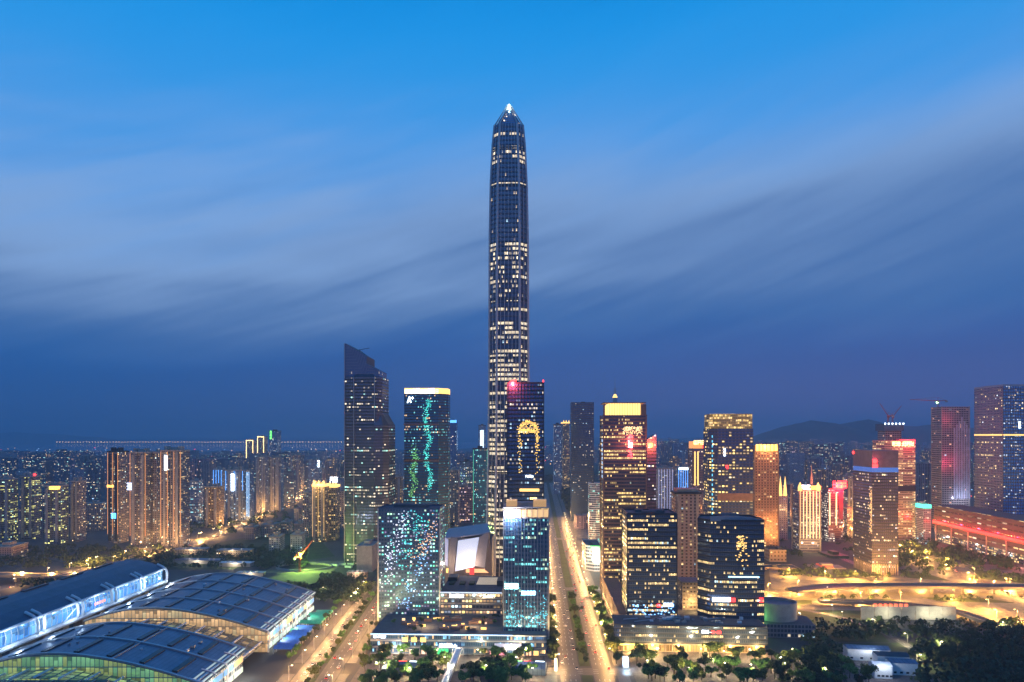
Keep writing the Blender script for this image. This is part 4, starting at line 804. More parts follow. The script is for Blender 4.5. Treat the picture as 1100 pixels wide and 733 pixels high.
# drum-shaped pavilion on its glass box
D = 610; r = empty('drum_pavilion', (px(843, D), D+18, 0), GR); tag(r, 'pavilion with an oval drum on a low glass base, right of the bowed office block', 'building'); OCC.append((px(850, D), D+15, 30))
def oval(a, c, y0=0, k=40): return [(a*math.cos(2*math.pi*i/k), y0+c*math.sin(2*math.pi*i/k)) for i in range(k)]
b = MB(); b.prism(oval(17.5, 15), 12.1, 28, cap=False); b.prism(oval(16.2, 13.7), 24, 24.1); b.build('drum', m_conc, r)
b = MB(); b.prism(oval(16.3, 13.8), 24.05, 25.5, mc=1); b.build('drum_roof', [m_conc, base_mat('drum_roof', (.14, .15, .20), .6)], r)
b = MB(); P_, Q_ = oval(17.6, 15.1), oval(16.3, 13.8)
for i in range(40): j = (i+1) % 40; b.face([(*P_[i], 28.02), (*P_[j], 28.02), (*Q_[j], 28.02), (*Q_[i], 28.02)]); b.face([(*Q_[j], 25), (*Q_[i], 25), (*Q_[i], 28.02), (*Q_[j], 28.02)])
b.build('rim', m_conc, r)
b = MB(); b.prism([(-16, -20), (26, -22), (30, 8), (-16, 22)], 0, 12, mc=1); b.build('glass_base', [facade('pavilion_glass', (.06, .10, .18), (.16, .18, .24), 3, 4, .12, PALE, COOL, .4, 1.6), m_roofg], r)
b = MB(); b.box(-19, -17.5, -8, -6, 10, 22); b.build('green_sign', g_green, r); light(r, (-22, -14, 16), (.2, 1, .3), 4000, 1)

# ------------------------------------------------------------------ named middle distance blocks
def comp(x0, x1, D, depth):
    a, b = x0, x1
    if x0 > 600: a = x0+(x0-550)*depth/(D+depth)
    if x1 < 500: b = x1-(550-x1)*depth/(D+depth)
    if b-a < .5*(x1-x0): m = .5*(x1-x0); a, b = (b-m, b) if x0 > 600 else (a, a+m)
    return a, b
def simple(name, label, cat, x0, x1, yt, D, depth, fac, wall=m_conc, plan=None, top=None, group=None, rot=None, extra=None, sh=None):
    x0, x1 = comp(x0, x1, D, depth)
    w = (x1-x0)/F*D; X = px((x0+x1)/2, D); h = pz(yt, D)
    root = empty(name, (X, D, 0), R.uniform(-.12, .12) if rot is None else rot); tag(root, label, cat, group); OCC.append((X, D+depth/2, max(w, depth)*.6))
    if plan == 'notch':
        q = w/6; poly = [(-w/2, 2), (-w/2+q, 2), (-w/2+q, 0), (-q*.6, 0), (-q*.6, 3.5), (q*.6, 3.5), (q*.6, 0), (w/2-q, 0), (w/2-q, 2), (w/2, 2), (w/2, depth), (-w/2, depth)]
    elif plan: poly = plan(w, depth)
    else: poly = rect(w, depth)
    b = MB(); b.prism(poly, 0, h, 0, mc=1); b.build('walls', [fac, m_roofg], root)
    pbox(root, 'roof_house', -w*.18, w*.18, depth*.3, depth*.7, h+.05, h+5, wall)
    if plan == 'notch':
        for sx_ in (-1, 1): pbox(root, 'stair_tower', sx_*w*.33-w*.07, sx_*w*.33+w*.07, depth*.2, depth*.6, h+.05, h+6.5, wall)
        for sx_ in (-1, 1): pbox(root, 'balcony_stack', sx_*w*.3-2, sx_*w*.3+2, -1.2, -.05, 4, h-4, wall)
    pbox(root, 'cornice', -w/2-.4, w/2+.4, -.5, depth+.4, h-1.6, h+.9, wall) if top is None else None
    if top == 'gold':
        pbox(root, 'lit_crown', -w/2-.4, w/2+.4, -.6, depth, h-3, h+1.2, g_gold)
        for sx_ in (-1, 0, 1): b = MB(); b.tube((sx_*w*.4, 2, h+1.2), (sx_*w*.4, 2, h+8), 2.2, .4, n=6); b.build('pinnacle', g_gold, root)
    if extra: extra(root, w, h, depth)
    return root
def strips(n, mat, z0=.1):
    def f(r, w, h, d):
        for k in range(n): x = -w/2+1+(w-2)*k/(n-1); pbox(r, 'light_strip', x-.35, x+.35, -1.0, -.6, h*z0, h-2, mat)
    return f
g_or = glow('orange_strip', (1, .42, .14), .9)
def both(*fs): return lambda r, w, h, d: [f(r, w, h, d) for f in fs]
def sg(x, dz, ww, hh, mat, n=2): return lambda r, w, h, d: sign(r, x, -1.3, h-dz, ww, hh, mat, n)
def lamp(x, dz, mat, s=2.0): 
    def f(r, w, h, d): b = MB(); b.tube((x, -1.2, h+dz), (x, -.2, h+dz), s, n=10); b.build('lamp', mat, r)
    return f
T = 'apartment tower'
simple('apartment_tower', 'yellow windowed apartment tower at the left edge of the picture', T, -4, 20, 515, 1150, 24, F_RESG, plan='notch')
simple('apartment_tower', 'yellow windowed apartment tower, second from the left edge', T, 22, 45, 512, 1180, 24, F_RESG, plan='notch', extra=lamp(14, 3, g_red))
simple('apartment_tower', 'apartment tower wearing a flat orange roof sign, near the left edge', T, 47, 74, 522, 1130, 24, F_RESG, plan='notch', extra=both(sg(6, 6, 18, 5, glow('sign_orange', (1, .5, .08), 6), 4)))
simple('apartment_tower', 'slim dim apartment tower just right of the one with the orange roof sign', T, 76, 91, 517, 1160, 22, F_RESD, plan='notch')
simple('apartment_tower', 'dark apartment tower edged with orange light strips, leftmost of the tall row by the highway', T, 115, 137, 485, 1140, 26, F_RESD, m_dark, 'notch', extra=both(strips(3, g_or), sg(-4, 60, 12, 4, glow('sign_orange2', (1, .5, .1), 5), 3), sg(2, 112, 9, 9, g_blue, 2)))
simple('apartment_tower', 'apartment tower with a small white light panel, middle of the tall highway row', T, 139, 166, 486, 1120, 26, F_RESD, plan='notch', extra=both(strips(2, g_or), sg(-14, 62, 9, 12, glow('panel_white', (.6, .7, 1), 2.5), 2)))
simple('apartment_tower', 'apartment tower with a vertical white neon bar, rightmost of the tall row by the highway', T, 172, 203, 484, 1110, 26, F_RESD, plan='notch', extra=both(strips(4, g_or), lambda r, w, h, d: pbox(r, 'neon_bar', -w*.28, -w*.28+4, -1.8, -1.2, h-32, h-8, glow('neon_white', (.6, .8, 1), 9))))
simple('apartment_tower', 'dim connecting slab between the neon bar tower and the light panel tower', T, 164, 174, 486, 1135, 18, F_RESD)
simple('slab_block', 'low dark flats in front of the tall row, right of the orange roof sign', 'flats', 92, 114, 541, 1290, 20, F_RESD)
simple('slab_block', 'pale glass block at the foot of the blue lit complex, left side', 'building', 203, 218, 517, 1400, 22, F_WHITE)
simple('slab_block', 'brown flats with gold windows in front of the blue lit complex', 'flats', 219, 240, 523, 1330, 22, F_RESW, plan='notch')
gb = glow('blue_wash', (.10, .38, 1), 2.6)
simple('blue_lit_block', 'block outlined in blue light, left part of the blue lit complex', 'building', 229, 243, 504, 1480, 24, F_RESB, extra=strips(4, gb))
simple('blue_lit_block', 'dark block with a blazing white vertical sign in the blue lit complex', 'building', 242, 266, 505, 1440, 24, F_RESB, plan='notch', extra=both(strips(3, gb, .6), lambda r, w, h, d: pbox(r, 'vertical_sign', -6, 0, -2, -1.3, h-44, h-8, g_white)))
simple('blue_lit_block', 'slim block washed in pale blue light, right end of the blue lit complex', 'building', 264.5, 272, 506, 1430, 20, F_RESB, extra=strips(3, glow('paleblue', (.3, .6, 1), 1.6)))
def outline(r, w, h, d):
    m_ = g_goldhot
    for x in (-w/2, w/2-1.5): pbox(r, 'outline_light', x, x+1.5, -1, -.4, h*.25, h, m_)
    pbox(r, 'outline_light', -w/2, w/2, -1, -.4, h-2, h+.2, m_)
simple('outlined_tower', 'far tower outlined in gold light, left of a matching pair above the bay', 'tower', 264.5, 276, 473, 2600, 40, F_RESD, extra=outline, rot=0)
simple('outlined_tower', 'far taller tower outlined in gold light, right of a matching pair above the bay', 'tower', 276.5, 287.5, 469, 2560, 40, F_RESD, extra=outline, rot=0)
simple('dark_tower', 'far dark tower with a green light, right of the gold outlined pair', 'tower', 289, 302, 463, 2500, 45, F_RESB, m_dark, rot=0, extra=sg(-8, 30, 6, 30, g_green, 1))
simple('slab_block', 'tall grey flats below the gold outlined pair, left of two', 'flats', 274, 289, 491, 1600, 26, F_RESL, plan='notch')
simple('slab_block', 'tall grey flats below the gold outlined pair, right of two', 'flats', 290, 305, 492, 1620, 26, F_RESL, plan='notch')
simple('slab_block', 'dark slab with few lights between the outlined pair and the gold crowned flats', 'flats', 310, 326, 489, 2200, 30, F_RESD, plan='notch')
simple('slab_block', 'block with one pale blue vertical sign, behind the gold crowned flats', 'flats', 331, 346, 494, 1900, 30, F_RESB, extra=sg(14, 20, 6, 18, g_white, 1))
simple('gold_crowned_flats', 'apartment tower washed in gold light with pinnacles on its crown, left of two', T, 335, 353, 521, 1150, 24, F_RESW, m_stone, 'notch', 'gold', extra=both(strips(5, glow('warm_strip', (1, .6, .22), 1.0)), lambda r, w, h, d: light(r, (0, -8, h+4), (1, .7, .3), 40000, 1)))
simple('gold_crowned_flats', 'darker apartment tower with a white roof sign, right of two gold crowned ones', T, 353.5, 365, 522, 1170, 24, F_RESW, m_stone, None, 'gold', extra=sg(2, -6, 13, 9, g_white, 2))
simple('gold_crowned_flats', 'pale narrow flats just left of the gold crowned pair', T, 325, 335, 529, 1200, 22, F_RESD)
for i, (a, b_, c, d_, lb) in enumerate(((262, 279, 567, 1180, 'low grey housing block, leftmost of the four beyond the lawn'), (280, 300, 564, 1210, 'low grey housing block, second of the four beyond the lawn'), (302, 316, 561, 1250, 'low grey housing block, third of the four beyond the lawn'), (316, 330, 563, 1230, 'low grey housing block, last of the four beyond the lawn'),
        (289, 307, 577, 1060, 'pale green lit low block beyond the construction pit, left'), (312, 330, 575, 1050, 'pale green lit low block beyond the construction pit, right'))):
    simple('housing_block', lb, 'flats', a, b_, c, d_, 30, F_RESL if i > 3 else F_RESD, m_stone)
simple('pink_stone_hall', 'low pinkish stone hall at the left edge beside the elevated road', 'building', -10, 32, 588, 985, 40, F_PILL, m_stone)
simple('grey_box_hall', 'windowless grey box hall at the foot of the blade topped tower', 'hall', 383, 406, 587, 900, 40, m_conc)
simple('blue_lamp_tower', 'slim blue tower with a glowing blue cap, right of the light show tower', 'tower', 482.5, 491.5, 452, 1900, 30, F_BLUEG, m_dark, extra=lambda r, w, h, d: pbox(r, 'lit_cap', -w/2+.5, w/2-.5, -.7, 20, h-6, h+1.5, gb))
simple('white_sign_tower', 'far tower with a tall blazing white sign, left of the supertall', 'tower', 514, 521.5, 457, 2500, 30, F_RESB, m_dark, extra=lambda r, w, h, d: pbox(r, 'vertical_sign', -6, 6, -1.6, -1, h-90, h-18, glow('soft_white', (.6, .8, 1), 3)))
simple('green_lit_tower', 'dark tower with green light strips, just left of the supertall', 'tower', 508, 524, 482, 1300, 28, F_TEAL, m_dark, extra=strips(2, glow('green_strip', (.1, .8, .45), .9)))
simple('dark_slab', 'dim dark slab tower between the light show tower and the green lit one', 'tower', 494, 507, 496, 1500, 28, F_DKBLUE, m_dark)
simple('dark_slab', 'dim slab tower directly right of the light show tower', 'tower', 481, 493, 505, 1350, 28, F_RESD)
simple('slab_block', 'flats between the blade topped tower and the light show tower', 'flats', 419, 433, 512, 1500, 26, F_RESW, plan='notch')
simple('twin_far_tower', 'far dark tower with a lit top, left of two beyond the dark wood', 'tower', 595, 603.5, 456, 2100, 35, F_RESB, m_dark)
simple('twin_far_tower', 'far tower with gold dots at its top, right of two beyond the dark wood', 'tower', 604, 612, 454, 2200, 35, F_RESW, m_dark, top='gold')
gwb = glow('white_blue_strip', (.55, .62, 1), .9)
simple('pale_lit_tower', 'tower washed in pale violet light strips, right of the red lamp', 'tower', 704, 723, 503, 1300, 28, F_RESL, extra=strips(6, gwb, .1))
simple('pale_lit_tower', 'blue glass block with a white lit top, left of the red crowned violet tower', 'tower', 725, 744, 502, 1330, 28, F_RESB, extra=both(strips(7, gb, .5), sg(0, 5, 26, 4, g_white, 6)))
simple('slab_block', 'dark slab behind the blue and gold tower to the left', 'flats', 741, 752, 497, 1500, 24, F_PURP)
simple('slab_block', 'slim violet flats behind the twin pinnacles', 'flats', 845, 852, 520, 1350, 22, F_PURP)
simple('slab_block', 'dark flats behind the large red roof sign', 'flats', 905, 917, 512, 1400, 26, F_PURP, plan='notch')
simple('gold_top_block', 'low block glowing gold between the red sign tower and the violet tower', 'building', 905, 915, 545, 1200, 26, F_BANDS, m_stone)
simple('teal_top_block', 'pale office block with a glowing teal roof band, left of the red neon mall', 'building', 984, 1000, 543, 1130, 26, F_WHITE, extra=lambda r, w, h, d: pbox(r, 'lit_band', -w/2-.5, w/2+.5, -.9, d, h-5, h+1.3, glow('teal_band', (.1, .85, .6), 2.0)))
simple('dark_slab', 'dark grey flats between the gold banded tower and the red tinted high-rise', 'flats', 984, 998, 505, 1900, 28, F_RESD, plan='notch')
simple('villa', 'long pale villa with a red lit roof by the highway, below the domed tower', 'villa', 866, 908, 611, 920, 24, F_PILL, m_stone, extra=lambda r, w, h, d: [pbox(r, 'red_roof', -w*.2, w*.1, -2, d, h+1, h+3, glow('roof_red', (1, .15, .08), .5)), light(r, (0, -9, 8), (1, .6, .2), 16000, 1)])
simple('grey_roof_hall', 'grey roofed low hall between the domed tower and the violet tower', 'hall', 880, 912, 598, 1000, 40, F_DKBLUE, m_dark)

# ------------------------------------------------------------------ convention centre at lower left
def arch_z(x):                                          # height of the hall vault, x from the street face westwards
    if x < -300: return 37-11*((-300-x)/55)**2
    t = max(0, min(1, (x+300)/97)); return 37-20*t**1.7
def hall(Y0, Y1, label, glass, bays):
    root = empty('exhibition_hall', (-203, Y0, 0)); tag(root, label, 'exhibition hall'); L_ = Y1-Y0
    xs = [-355+152*i/24 for i in range(25)]
    b = MB()
    for a, c in zip(xs, xs[1:]):
        z0, z1 = arch_z(a), arch_z(c); a -= -203; c -= -203
        b.face([(a, 0, z0), (c, 0, z1), (c, L_, z1), (a, L_, z0)]); b.face([(a, 0, z0-.9), (a, L_, z0-.9), (c, L_, z1-.9), (c, 0, z1-.9)])
        b.face([(a, 0, z0-.9), (c, 0, z1-.9), (c, 0, z1), (a, 0, z0)]); b.face([(c, L_, z1-.9), (a, L_, z0-.9), (a, L_, z0), (c, L_, z1)])
    vr = b.build('vault_roof', m_blueroof, root)
    for k in range(bays+1):                              # raised ribs across the vault
        y = L_*k/bays; g = MB()
        for a, c in zip(xs, xs[1:]):
            z0, z1 = arch_z(a)+.02, arch_z(c)+.02; a += 203; c += 203; ya, yb = y-.9, y+.9
            g.face([(a, ya, z0+1.1), (c, ya, z1+1.1), (c, yb, z1+1.1), (a, yb, z0+1.1)]); g.face([(a, ya, z0), (c, ya, z1), (c, ya, z1+1.1), (a, ya, z0+1.1)]); g.face([(c, yb, z1), (a, yb, z0), (a, yb, z0+1.1), (c, yb, z1+1.1)])
        g.build('roof_rib', m_steel, vr)
    for k in range(bays):
        for j in range(1, 7):                           # dark skylights between the ribs
            x = -355+152*j/7; y0 = L_*(k+.12)/bays; y1 = L_*(k+.88)/bays; g = MB(); z0, z1 = arch_z(x), arch_z(x+3.2)
            g.face([(x+203, y0, z0+1.0), (x+206.2, y0, z1+1.0), (x+206.2, y1, z1+1.0), (x+203, y1, z0+1.0)]); g.face([(x+203, y0, z0), (x+206.2, y0, z1), (x+206.2, y0, z1+1.0), (x+203, y0, z0+1.0)]); g.face([(x+206.2, y0, z1), (x+206.2, y1, z1), (x+206.2, y1, z1+1), (x+206.2, y0, z1+1)]); g.face([(x+203, y1, z0), (x+203, y0, z0), (x+203, y0, z0+1), (x+203, y1, z0+1)])
            g.build('skylight', m_skyl, vr)
    g = MB()                                            # glazed end wall facing the next hall
    for a, c in zip(xs, xs[1:]):
        z0, z1 = arch_z(a)-.95, arch_z(c)-.95; u = a; g.face([(a+203, 1.2, 0), (c+203, 1.2, 0), (c+203, 1.2, z1), (a+203, 1.2, z0)], [(a+400, 0), (c+400, 0), (c+400, z1), (a+400, z0)])
    g.build('end_glazing', glass, root)
    # street front: steps of white framed bays
    pbox(root, 'side_wall', -2.6, -2, 1.3, L_-.2, 0, 15.5, F_HALLG)
    for k in range(bays*2):
        y = L_*k/(bays*2)+1; y1 = L_*(k+1)/(bays*2)-1
        f = MB(); f.path([(-9, y, arch_z(-212)+.6), (-.8, y, 18.4), (1.4, y, 16.6), (1.6, y, 12), (.4, y, 0)], .55, 6) if k % 2 == 0 else f.path([(-9, y, arch_z(-212)+.6), (-.8, y, 18.4), (1.2, y, 16.8)], .4, 6)
        f.build('portal_frame', m_whitep, root)
        for j, (x, z) in enumerate(((-7.5, 19.2), (-4.6, 18.6), (-1.6, 17.8))): pbox(root, 'louvre', x, x+1.5, y+.8, y1, z, z+.35, m_glow_louvre if j != 1 else m_whitep)
        pbox(root, 'lit_panel', -1.9, -1.5, y+.8, y1, 8.5, 12.5, m_hallsign if k % 3 else g_dimgold); pbox(root, 'lit_panel', -1.9, -1.5, y+.8, y1, .5, 4.2, glow('lobby_pale', (.7, .85, .75), .8) if k == 0 else bpy.data.materials['lobby_pale'])
    for k in range(bays): light(root, (6, L_*(k+.5)/bays, 11), (.95, .95, .8), 12000, 1)
    return root
def hall_fittings(root, L_):
    q = random.Random(int(L_))
    for k in range(14):
        x = q.uniform(-340, -225); y = q.uniform(4, L_-8); z = arch_z(x)+.05; b = MB(); b.box(x+203, x+203+q.uniform(1, 3), y, y+q.uniform(1, 3), z-.3, z+q.uniform(.6, 1.6)); b.build('roof_vent', q.choice((m_steel, m_whitep, m_conc)), root)
    b = MB(); b.box(-60, -59.2, 1, L_-1, arch_z(-262.6)-.2, arch_z(-262.6)+.9); b.build('roof_walkway', m_steel, root)
m_skyl = base_mat('dark_skylight', (.03, .035, .05), .25, .4)
F_HALLG = facade('hall_side_glass', (.1, .16, .2), (.4, .42, .44), 3, 4, .5, (1, .8, .5), (.6, .9, .9), .4, 1.0, mu=.1, run=2, band=.2)
m_glow_louvre = glow('louvre_lit', (.65, .8, .75), .55); m_hallsign = glow('hall_blue_panel', (.15, .4, .8), .7)
F_HGOLD = facade('end_glass_gold', (.3, .2, .1), (.4, .32, .22), 3, 7, 20, (1, .62, .30), (.9, .7, .38), .3, .75, brv=.35, mu=.07, mb=.04, mt=.05, run=2, band=0)
F_HGREEN = facade('end_glass_green', (.1, .2, .1), (.3, .35, .3), 3, 7, 20, (.60, .75, .25), (.30, .7, .35), .5, .5, brv=.35, mu=.07, mb=.04, mt=.05, run=2, band=0)
h1 = hall(566, 706, 'far exhibition hall with a blue vaulted roof and a gold lit glass end wall', F_HGOLD, 4)
h2 = hall(447, 520, 'near exhibition hall with a blue vaulted roof and a green lit glass end wall', F_HGREEN, 2)
hall_fittings(h1, 140); hall_fittings(h2, 73)
root = empty('exhibition_hall', (-300, 395, 0)); tag(root, 'dark flat roofed hall in the bottom left corner, in front of the green lit glass', 'exhibition hall')
b = MB(); b.box(-55, 48, -30, 32, 0, 27, 0, 1); b.build('walls', [m_conc, m_dark], root)
for k in range(12): pbox(root, 'roof_seam', -55+k*8.6, -54.5+k*8.6, -30, 31.8, 27.05, 27.5, m_steel)
# glazed link roofs between the halls
for Y0, Y1, gm, lb in ((521, 564, g_dimgold, 'low glass link roof glowing gold between the two exhibition halls'), (428, 446, g_dimgreen, 'low glass link roof glowing green in front of the near exhibition hall')):
    root = empty('link_roof', (-275, Y0, 0)); tag(root, lb, 'glass roof')
    b = MB(); n = 18
    for k in range(n):
        x0, x1 = -75+145*k/n, -75+145*(k+1)/n; z0 = arch_z(x0-275)-9.5; z1 = arch_z(x1-275)-9.5
        b.face([(x0, 0, z0), (x1, 0, z1), (x1, Y1-Y0, z1), (x0, Y1-Y0, z0)], [(x0+100, 0), (x1+100, 0), (x1+100, Y1-Y0), (x0+100, Y1-Y0)])
    b.build('glass', facade('link_glass', (.14, .13, .10), (.28, .24, .18), 6, 5, 1.5, (1, .62, .26) if gm is g_dimgold else (.6, .9, .3), (.35, .55, .3), .35, .38, mu=.10, mb=.1, mt=.08, run=2, band=.2), root)
    for k in range(10):
        x = -72+15.5*k; z = arch_z(x-275)-9.4; pbox(root, 'roof_beam', x, x+1.2, .2, Y1-Y0-.2, z+.1, z+1.1, m_whitep)
    pbox(root, 'gutter', -75, 70, Y1-Y0-.1, Y1-Y0+1.0, 8, 9.5, m_conc)
# raised glass gallery
root = empty('glass_gallery', (-362, 400, 0)); tag(root, 'raised gallery with a dark curved roof and blue lit side framed by white tubes', 'gallery'); Lg = 313
prof = [(0, 41), (-6, 44), (-16, 47.5), (-28, 50), (-40, 50.5), (-54, 48), (-66, 43), (-76, 36)]
b = MB()
for a, c in zip(prof, prof[1:]):
    b.face([(a[0], 0, a[1]), (a[0], Lg, a[1]), (c[0], Lg, c[1]), (c[0], 0, c[1])]); b.face([(c[0], 0, c[1]-1), (c[0], Lg, c[1]-1), (a[0], Lg, a[1]-1), (a[0], 0, a[1]-1)])
    b.face([(a[0], Lg, a[1]-1), (c[0], Lg, c[1]-1), (c[0], Lg, c[1]), (a[0], Lg, a[1])])
b.build('curved_roof', base_mat('slate_blue_roof', (.07, .10, .16), .45, .3, scale=.1), root)
for k in range(6): pbox(root, 'roof_hatch', -44, -41, 20+k*48, 50+k*48, 50.6, 51.6, m_dark)
pbox(root, 'floor_beam', -70, -1, 0, Lg, 25.9, 27.8, m_whitep)
b = MB(); b.box(-3.2, -2.9, .5, Lg-.5, 28.6, 40.6); b.build('glass_side', facade('gallery_glass', (.08, .2, .4), (.3, .5, .7), 4.4, 12, 10, (.12, .42, 1), (.22, .58, 1), .4, .85, brv=.25, mu=.06, mb=.03, mt=.03, run=2, band=0), root)
pbox(root, 'inner_wall', -60, -59, 0, Lg, 28, 45, m_conc)
c = MB(); c.tube((.6, 0, 27.6), (.6, Lg, 27.6), 2.0, n=10); c.build('lower_tube', m_whitep, root); c = MB(); c.tube((.2, 0, 41.2), (.2, Lg, 41.2), 1.1, n=8); c.build('upper_tube', m_whitep, root)
fr = MB(); fr.path([(.6, 0, 27), (2.0, 0, 31), (2.0, 0, 37), (1.0, 0, 40.5), (-2.5, 0, 43.2), (-8, 0, 45.8)], 1.15, 7); fme = fr.mesh('portal_frame', m_whitep)
for k in range(7):
    for dd in ((-3.4, 3.4) if k < 6 else (-1,)):
        y = 26.4+k*47.8+dd
        if 0 < y < Lg+1: link('portal_frame', fme, root, (0, y, 0))
th = MB(); th.path([(-1.8, 0, 29), (-1.2, 0, 35), (-2.4, 0, 39.8), (-6, 0, 41.5)], .28, 5); tme = th.mesh('arched_strut', m_whitep)
for k in range(50): link('arched_strut', tme, root, (0, 3+k*6.2, 0))
dg = MB(); dg.tube((1.5, 0, 29.5), (1.5, 22, 40), .35, n=6); dme = dg.mesh('brace', m_whitep)
for y in (4, 148): link('brace', dme, root, (0, y, 0))
for k in range(12):
    y = 30+k*24.5; pbox(root, 'pier', -8, -1, y, y+7, 0, 25.9, m_stone)
    if k % 3 == 0: pbox(root, 'wall_block', -14, -4, y+8, y+30, 0, 25.5, m_conc)
b = MB()
for i, t in enumerate((0, 2.4, 4.8, 7.2, 9.6)): b.box(1.2, 1.5, 190+t*1.4, 192+t*1.4, 33, 35.2)
b.build('sign', glow('gallery_sign', (1, .35, .25), 1.5), root)
for k in range(9): light(root, (7, 18+k*35, 36), (.62, .80, 1), 8500, 1.5)  # lights added outside the glass to brighten the white tubes, no fixtures there
light(root, (3, Lg+4, 30), (.85, .95, 1), 9000, .5)
# canopies beside the street
def canopy(x, y, w_, d_, mat, label):
    r_ = empty('canopy_tent', (x, y, 0), rad(-2)); tag(r_, label, 'canopy', 'tents along the exhibition hall')
    b = MB(); b.face([(-w_/2, 0, 4), (w_/2, 0, 4), (w_/2, d_/2, 6.2), (-w_/2, d_/2, 6.2)]); b.face([(-w_/2, d_/2, 6.2), (w_/2, d_/2, 6.2), (w_/2, d_, 4), (-w_/2, d_, 4)]); b.face([(w_/2, 0, 4), (w_/2, d_, 4), (w_/2, d_/2, 6.2)]); b.face([(-w_/2, d_, 4), (-w_/2, 0, 4), (-w_/2, d_/2, 6.2)]); b.build('canopy', mat, r_)
    for sx_ in (-1, 1):
        for yy in (.3, d_-.3): b = MB(); b.tube((sx_*(w_/2-.3), yy, 0), (sx_*(w_/2-.3), yy, 4), .12, n=5); b.build('pole', m_whitep, r_)
for k in range(9): canopy(-189+.0*k, 562+k*7.5, 16, 7, m_bluetent, 'blue canopy tent in the row beside the exhibition hall')
for k in range(5): canopy(-187, 638+k*9.5, 16, 8.6, m_tealtent, 'green canopy tent beyond the blue ones beside the exhibition hall')
for k, (x, y) in enumerate(((-196, 612), (-196, 640), (-196, 668))): canopy(x, y, 7, 7, m_tealtent, ('small green tent against the hall front, nearest', 'small green tent against the hall front, middle one', 'small green tent against the hall front, farthest')[k])

# construction pit with its flood lit crane
X0, Y0 = G(327, 610); slab('ground', [(X0-45, Y0-36), (X0+45, Y0-36), (X0+45, Y0+50), (X0-45, Y0+50)], .1, base_mat('bare_soil', (.20, .17, .12), .9, scale=.05, var=.4))
r_ = empty('pit_wall', (X0, Y0, 0)); tag(r_, 'oval concrete rim round the construction pit, lit green', 'pit wall'); b = MB(); A_, B_ = oval(38, 26), oval(35, 23.5)
for i in range(40): j = (i+1) % 40; b.face([(*A_[i], 2.5), (*A_[j], 2.5), (*B_[j], 2.5), (*B_[i], 2.5)]); b.face([(*A_[i], 0), (*A_[j], 0), (*A_[j], 2.5), (*A_[i], 2.5)]); b.face([(*B_[j], 0), (*B_[i], 0), (*B_[i], 2.5), (*B_[j], 2.5)])
b.build('rim', m_conc, r_); b = MB(); b.prism(oval(35, 23.4), .12, .2); b.build('floor', base_mat('pit_floor', (.05, .05, .035), .9), r_)
c = crane(X0+3, Y0-30, .1, 20, 30, rad(60), rad(40), 'short crane at the construction pit carrying a glaring green flood lamp'); b = MB(); b.tube((0, -1.6, 23), (0, -.6, 23), 1.6, n=12); b.build('flood_lamp', g_lime, c); light(c, (0, -4, 24), (.55, 1, .15), 240000, 1)
for k in range(5):
    sx_ = X0+40+R.uniform(-5, 30); sy_ = Y0+R.uniform(-20, 40); r_ = empty('site_hut', (sx_, sy_, 0), R.uniform(-.5, .5)); tag(r_, 'white site hut right of the construction pit', 'hut', 'site huts at the construction pit')
    b = MB(); b.box(-5, 5, -2, 2, 0, 3); b.build('wall', m_whitep, r_); pbox(r_, 'roof', -5.3, 5.3, -2.3, 2.3, 3.05, 3.4, m_blueroof)

# footbridge in the foreground and fair tents
A = Vector((px(476, 470), 470)); B3 = Vector((px(493, 557), 557)); dv = B3-A
r_ = empty('footbridge', (A.x, A.y, 0), math.atan2(dv.y, dv.x)); tag(r_, 'white lit footbridge running from the bottom edge to the mall podium', 'footbridge'); Lb = dv.length
pbox(r_, 'deck', 0, Lb, -2.6, 2.6, 5.4, 6.4, m_whitep)
for s_ in (-1, 1): pbox(r_, 'railing', 0, Lb, s_*2.5-.1, s_*2.5+.1, 6.45, 7.7, m_steel); pbox(r_, 'railing_light', 0, Lb, s_*2.2-.12, s_*2.2+.12, 6.45, 6.8, g_pale2) if 'g_pale2' in globals() else pbox(r_, 'railing_light', 0, Lb, s_*2.2-.12, s_*2.2+.12, 6.45, 6.8, glow('rail_light', (1, .85, .7), 1.4))
for k in range(4): b = MB(); b.tube((12+k*24, 0, 0), (12+k*24, 0, 5.4), .8, n=10); b.build('pier', m_conc, r_)
for x, w_, lb in ((-85, 26, 'dark exhibition tent with a coloured light edge, left of the footbridge'), (12, 26, 'dark exhibition tent with a coloured light edge, right of the footbridge')):
    r_ = empty('market_tent', (x, 512, 0), rad(-6)); tag(r_, lb, 'tent'); b = MB(); b.face([(-w_/2, 0, 5), (w_/2, 0, 5), (w_/2, 8, 8), (-w_/2, 8, 8)]); b.face([(-w_/2, 8, 8), (w_/2, 8, 8), (w_/2, 16, 5), (-w_/2, 16, 5)]); b.face([(w_/2, 0, 0), (w_/2, 16, 0), (w_/2, 16, 5), (w_/2, 8, 8), (w_/2, 0, 5)]); b.face([(-w_/2, 16, 0), (-w_/2, 0, 0), (-w_/2, 0, 5), (-w_/2, 8, 8), (-w_/2, 16, 5)]); b.face([(-w_/2, 0, 0), (w_/2, 0, 0), (w_/2, 0, 5), (-w_/2, 0, 5)]); b.build('canvas', m_blueroof, r_)
    for k, mt in enumerate((g_green, g_redsoft, g_white)): pbox(r_, 'light_tube', -w_/2+k*w_/3, -w_/2+(k+.8)*w_/3, 15.7, 16.0, 5.3, 5.8, mt)
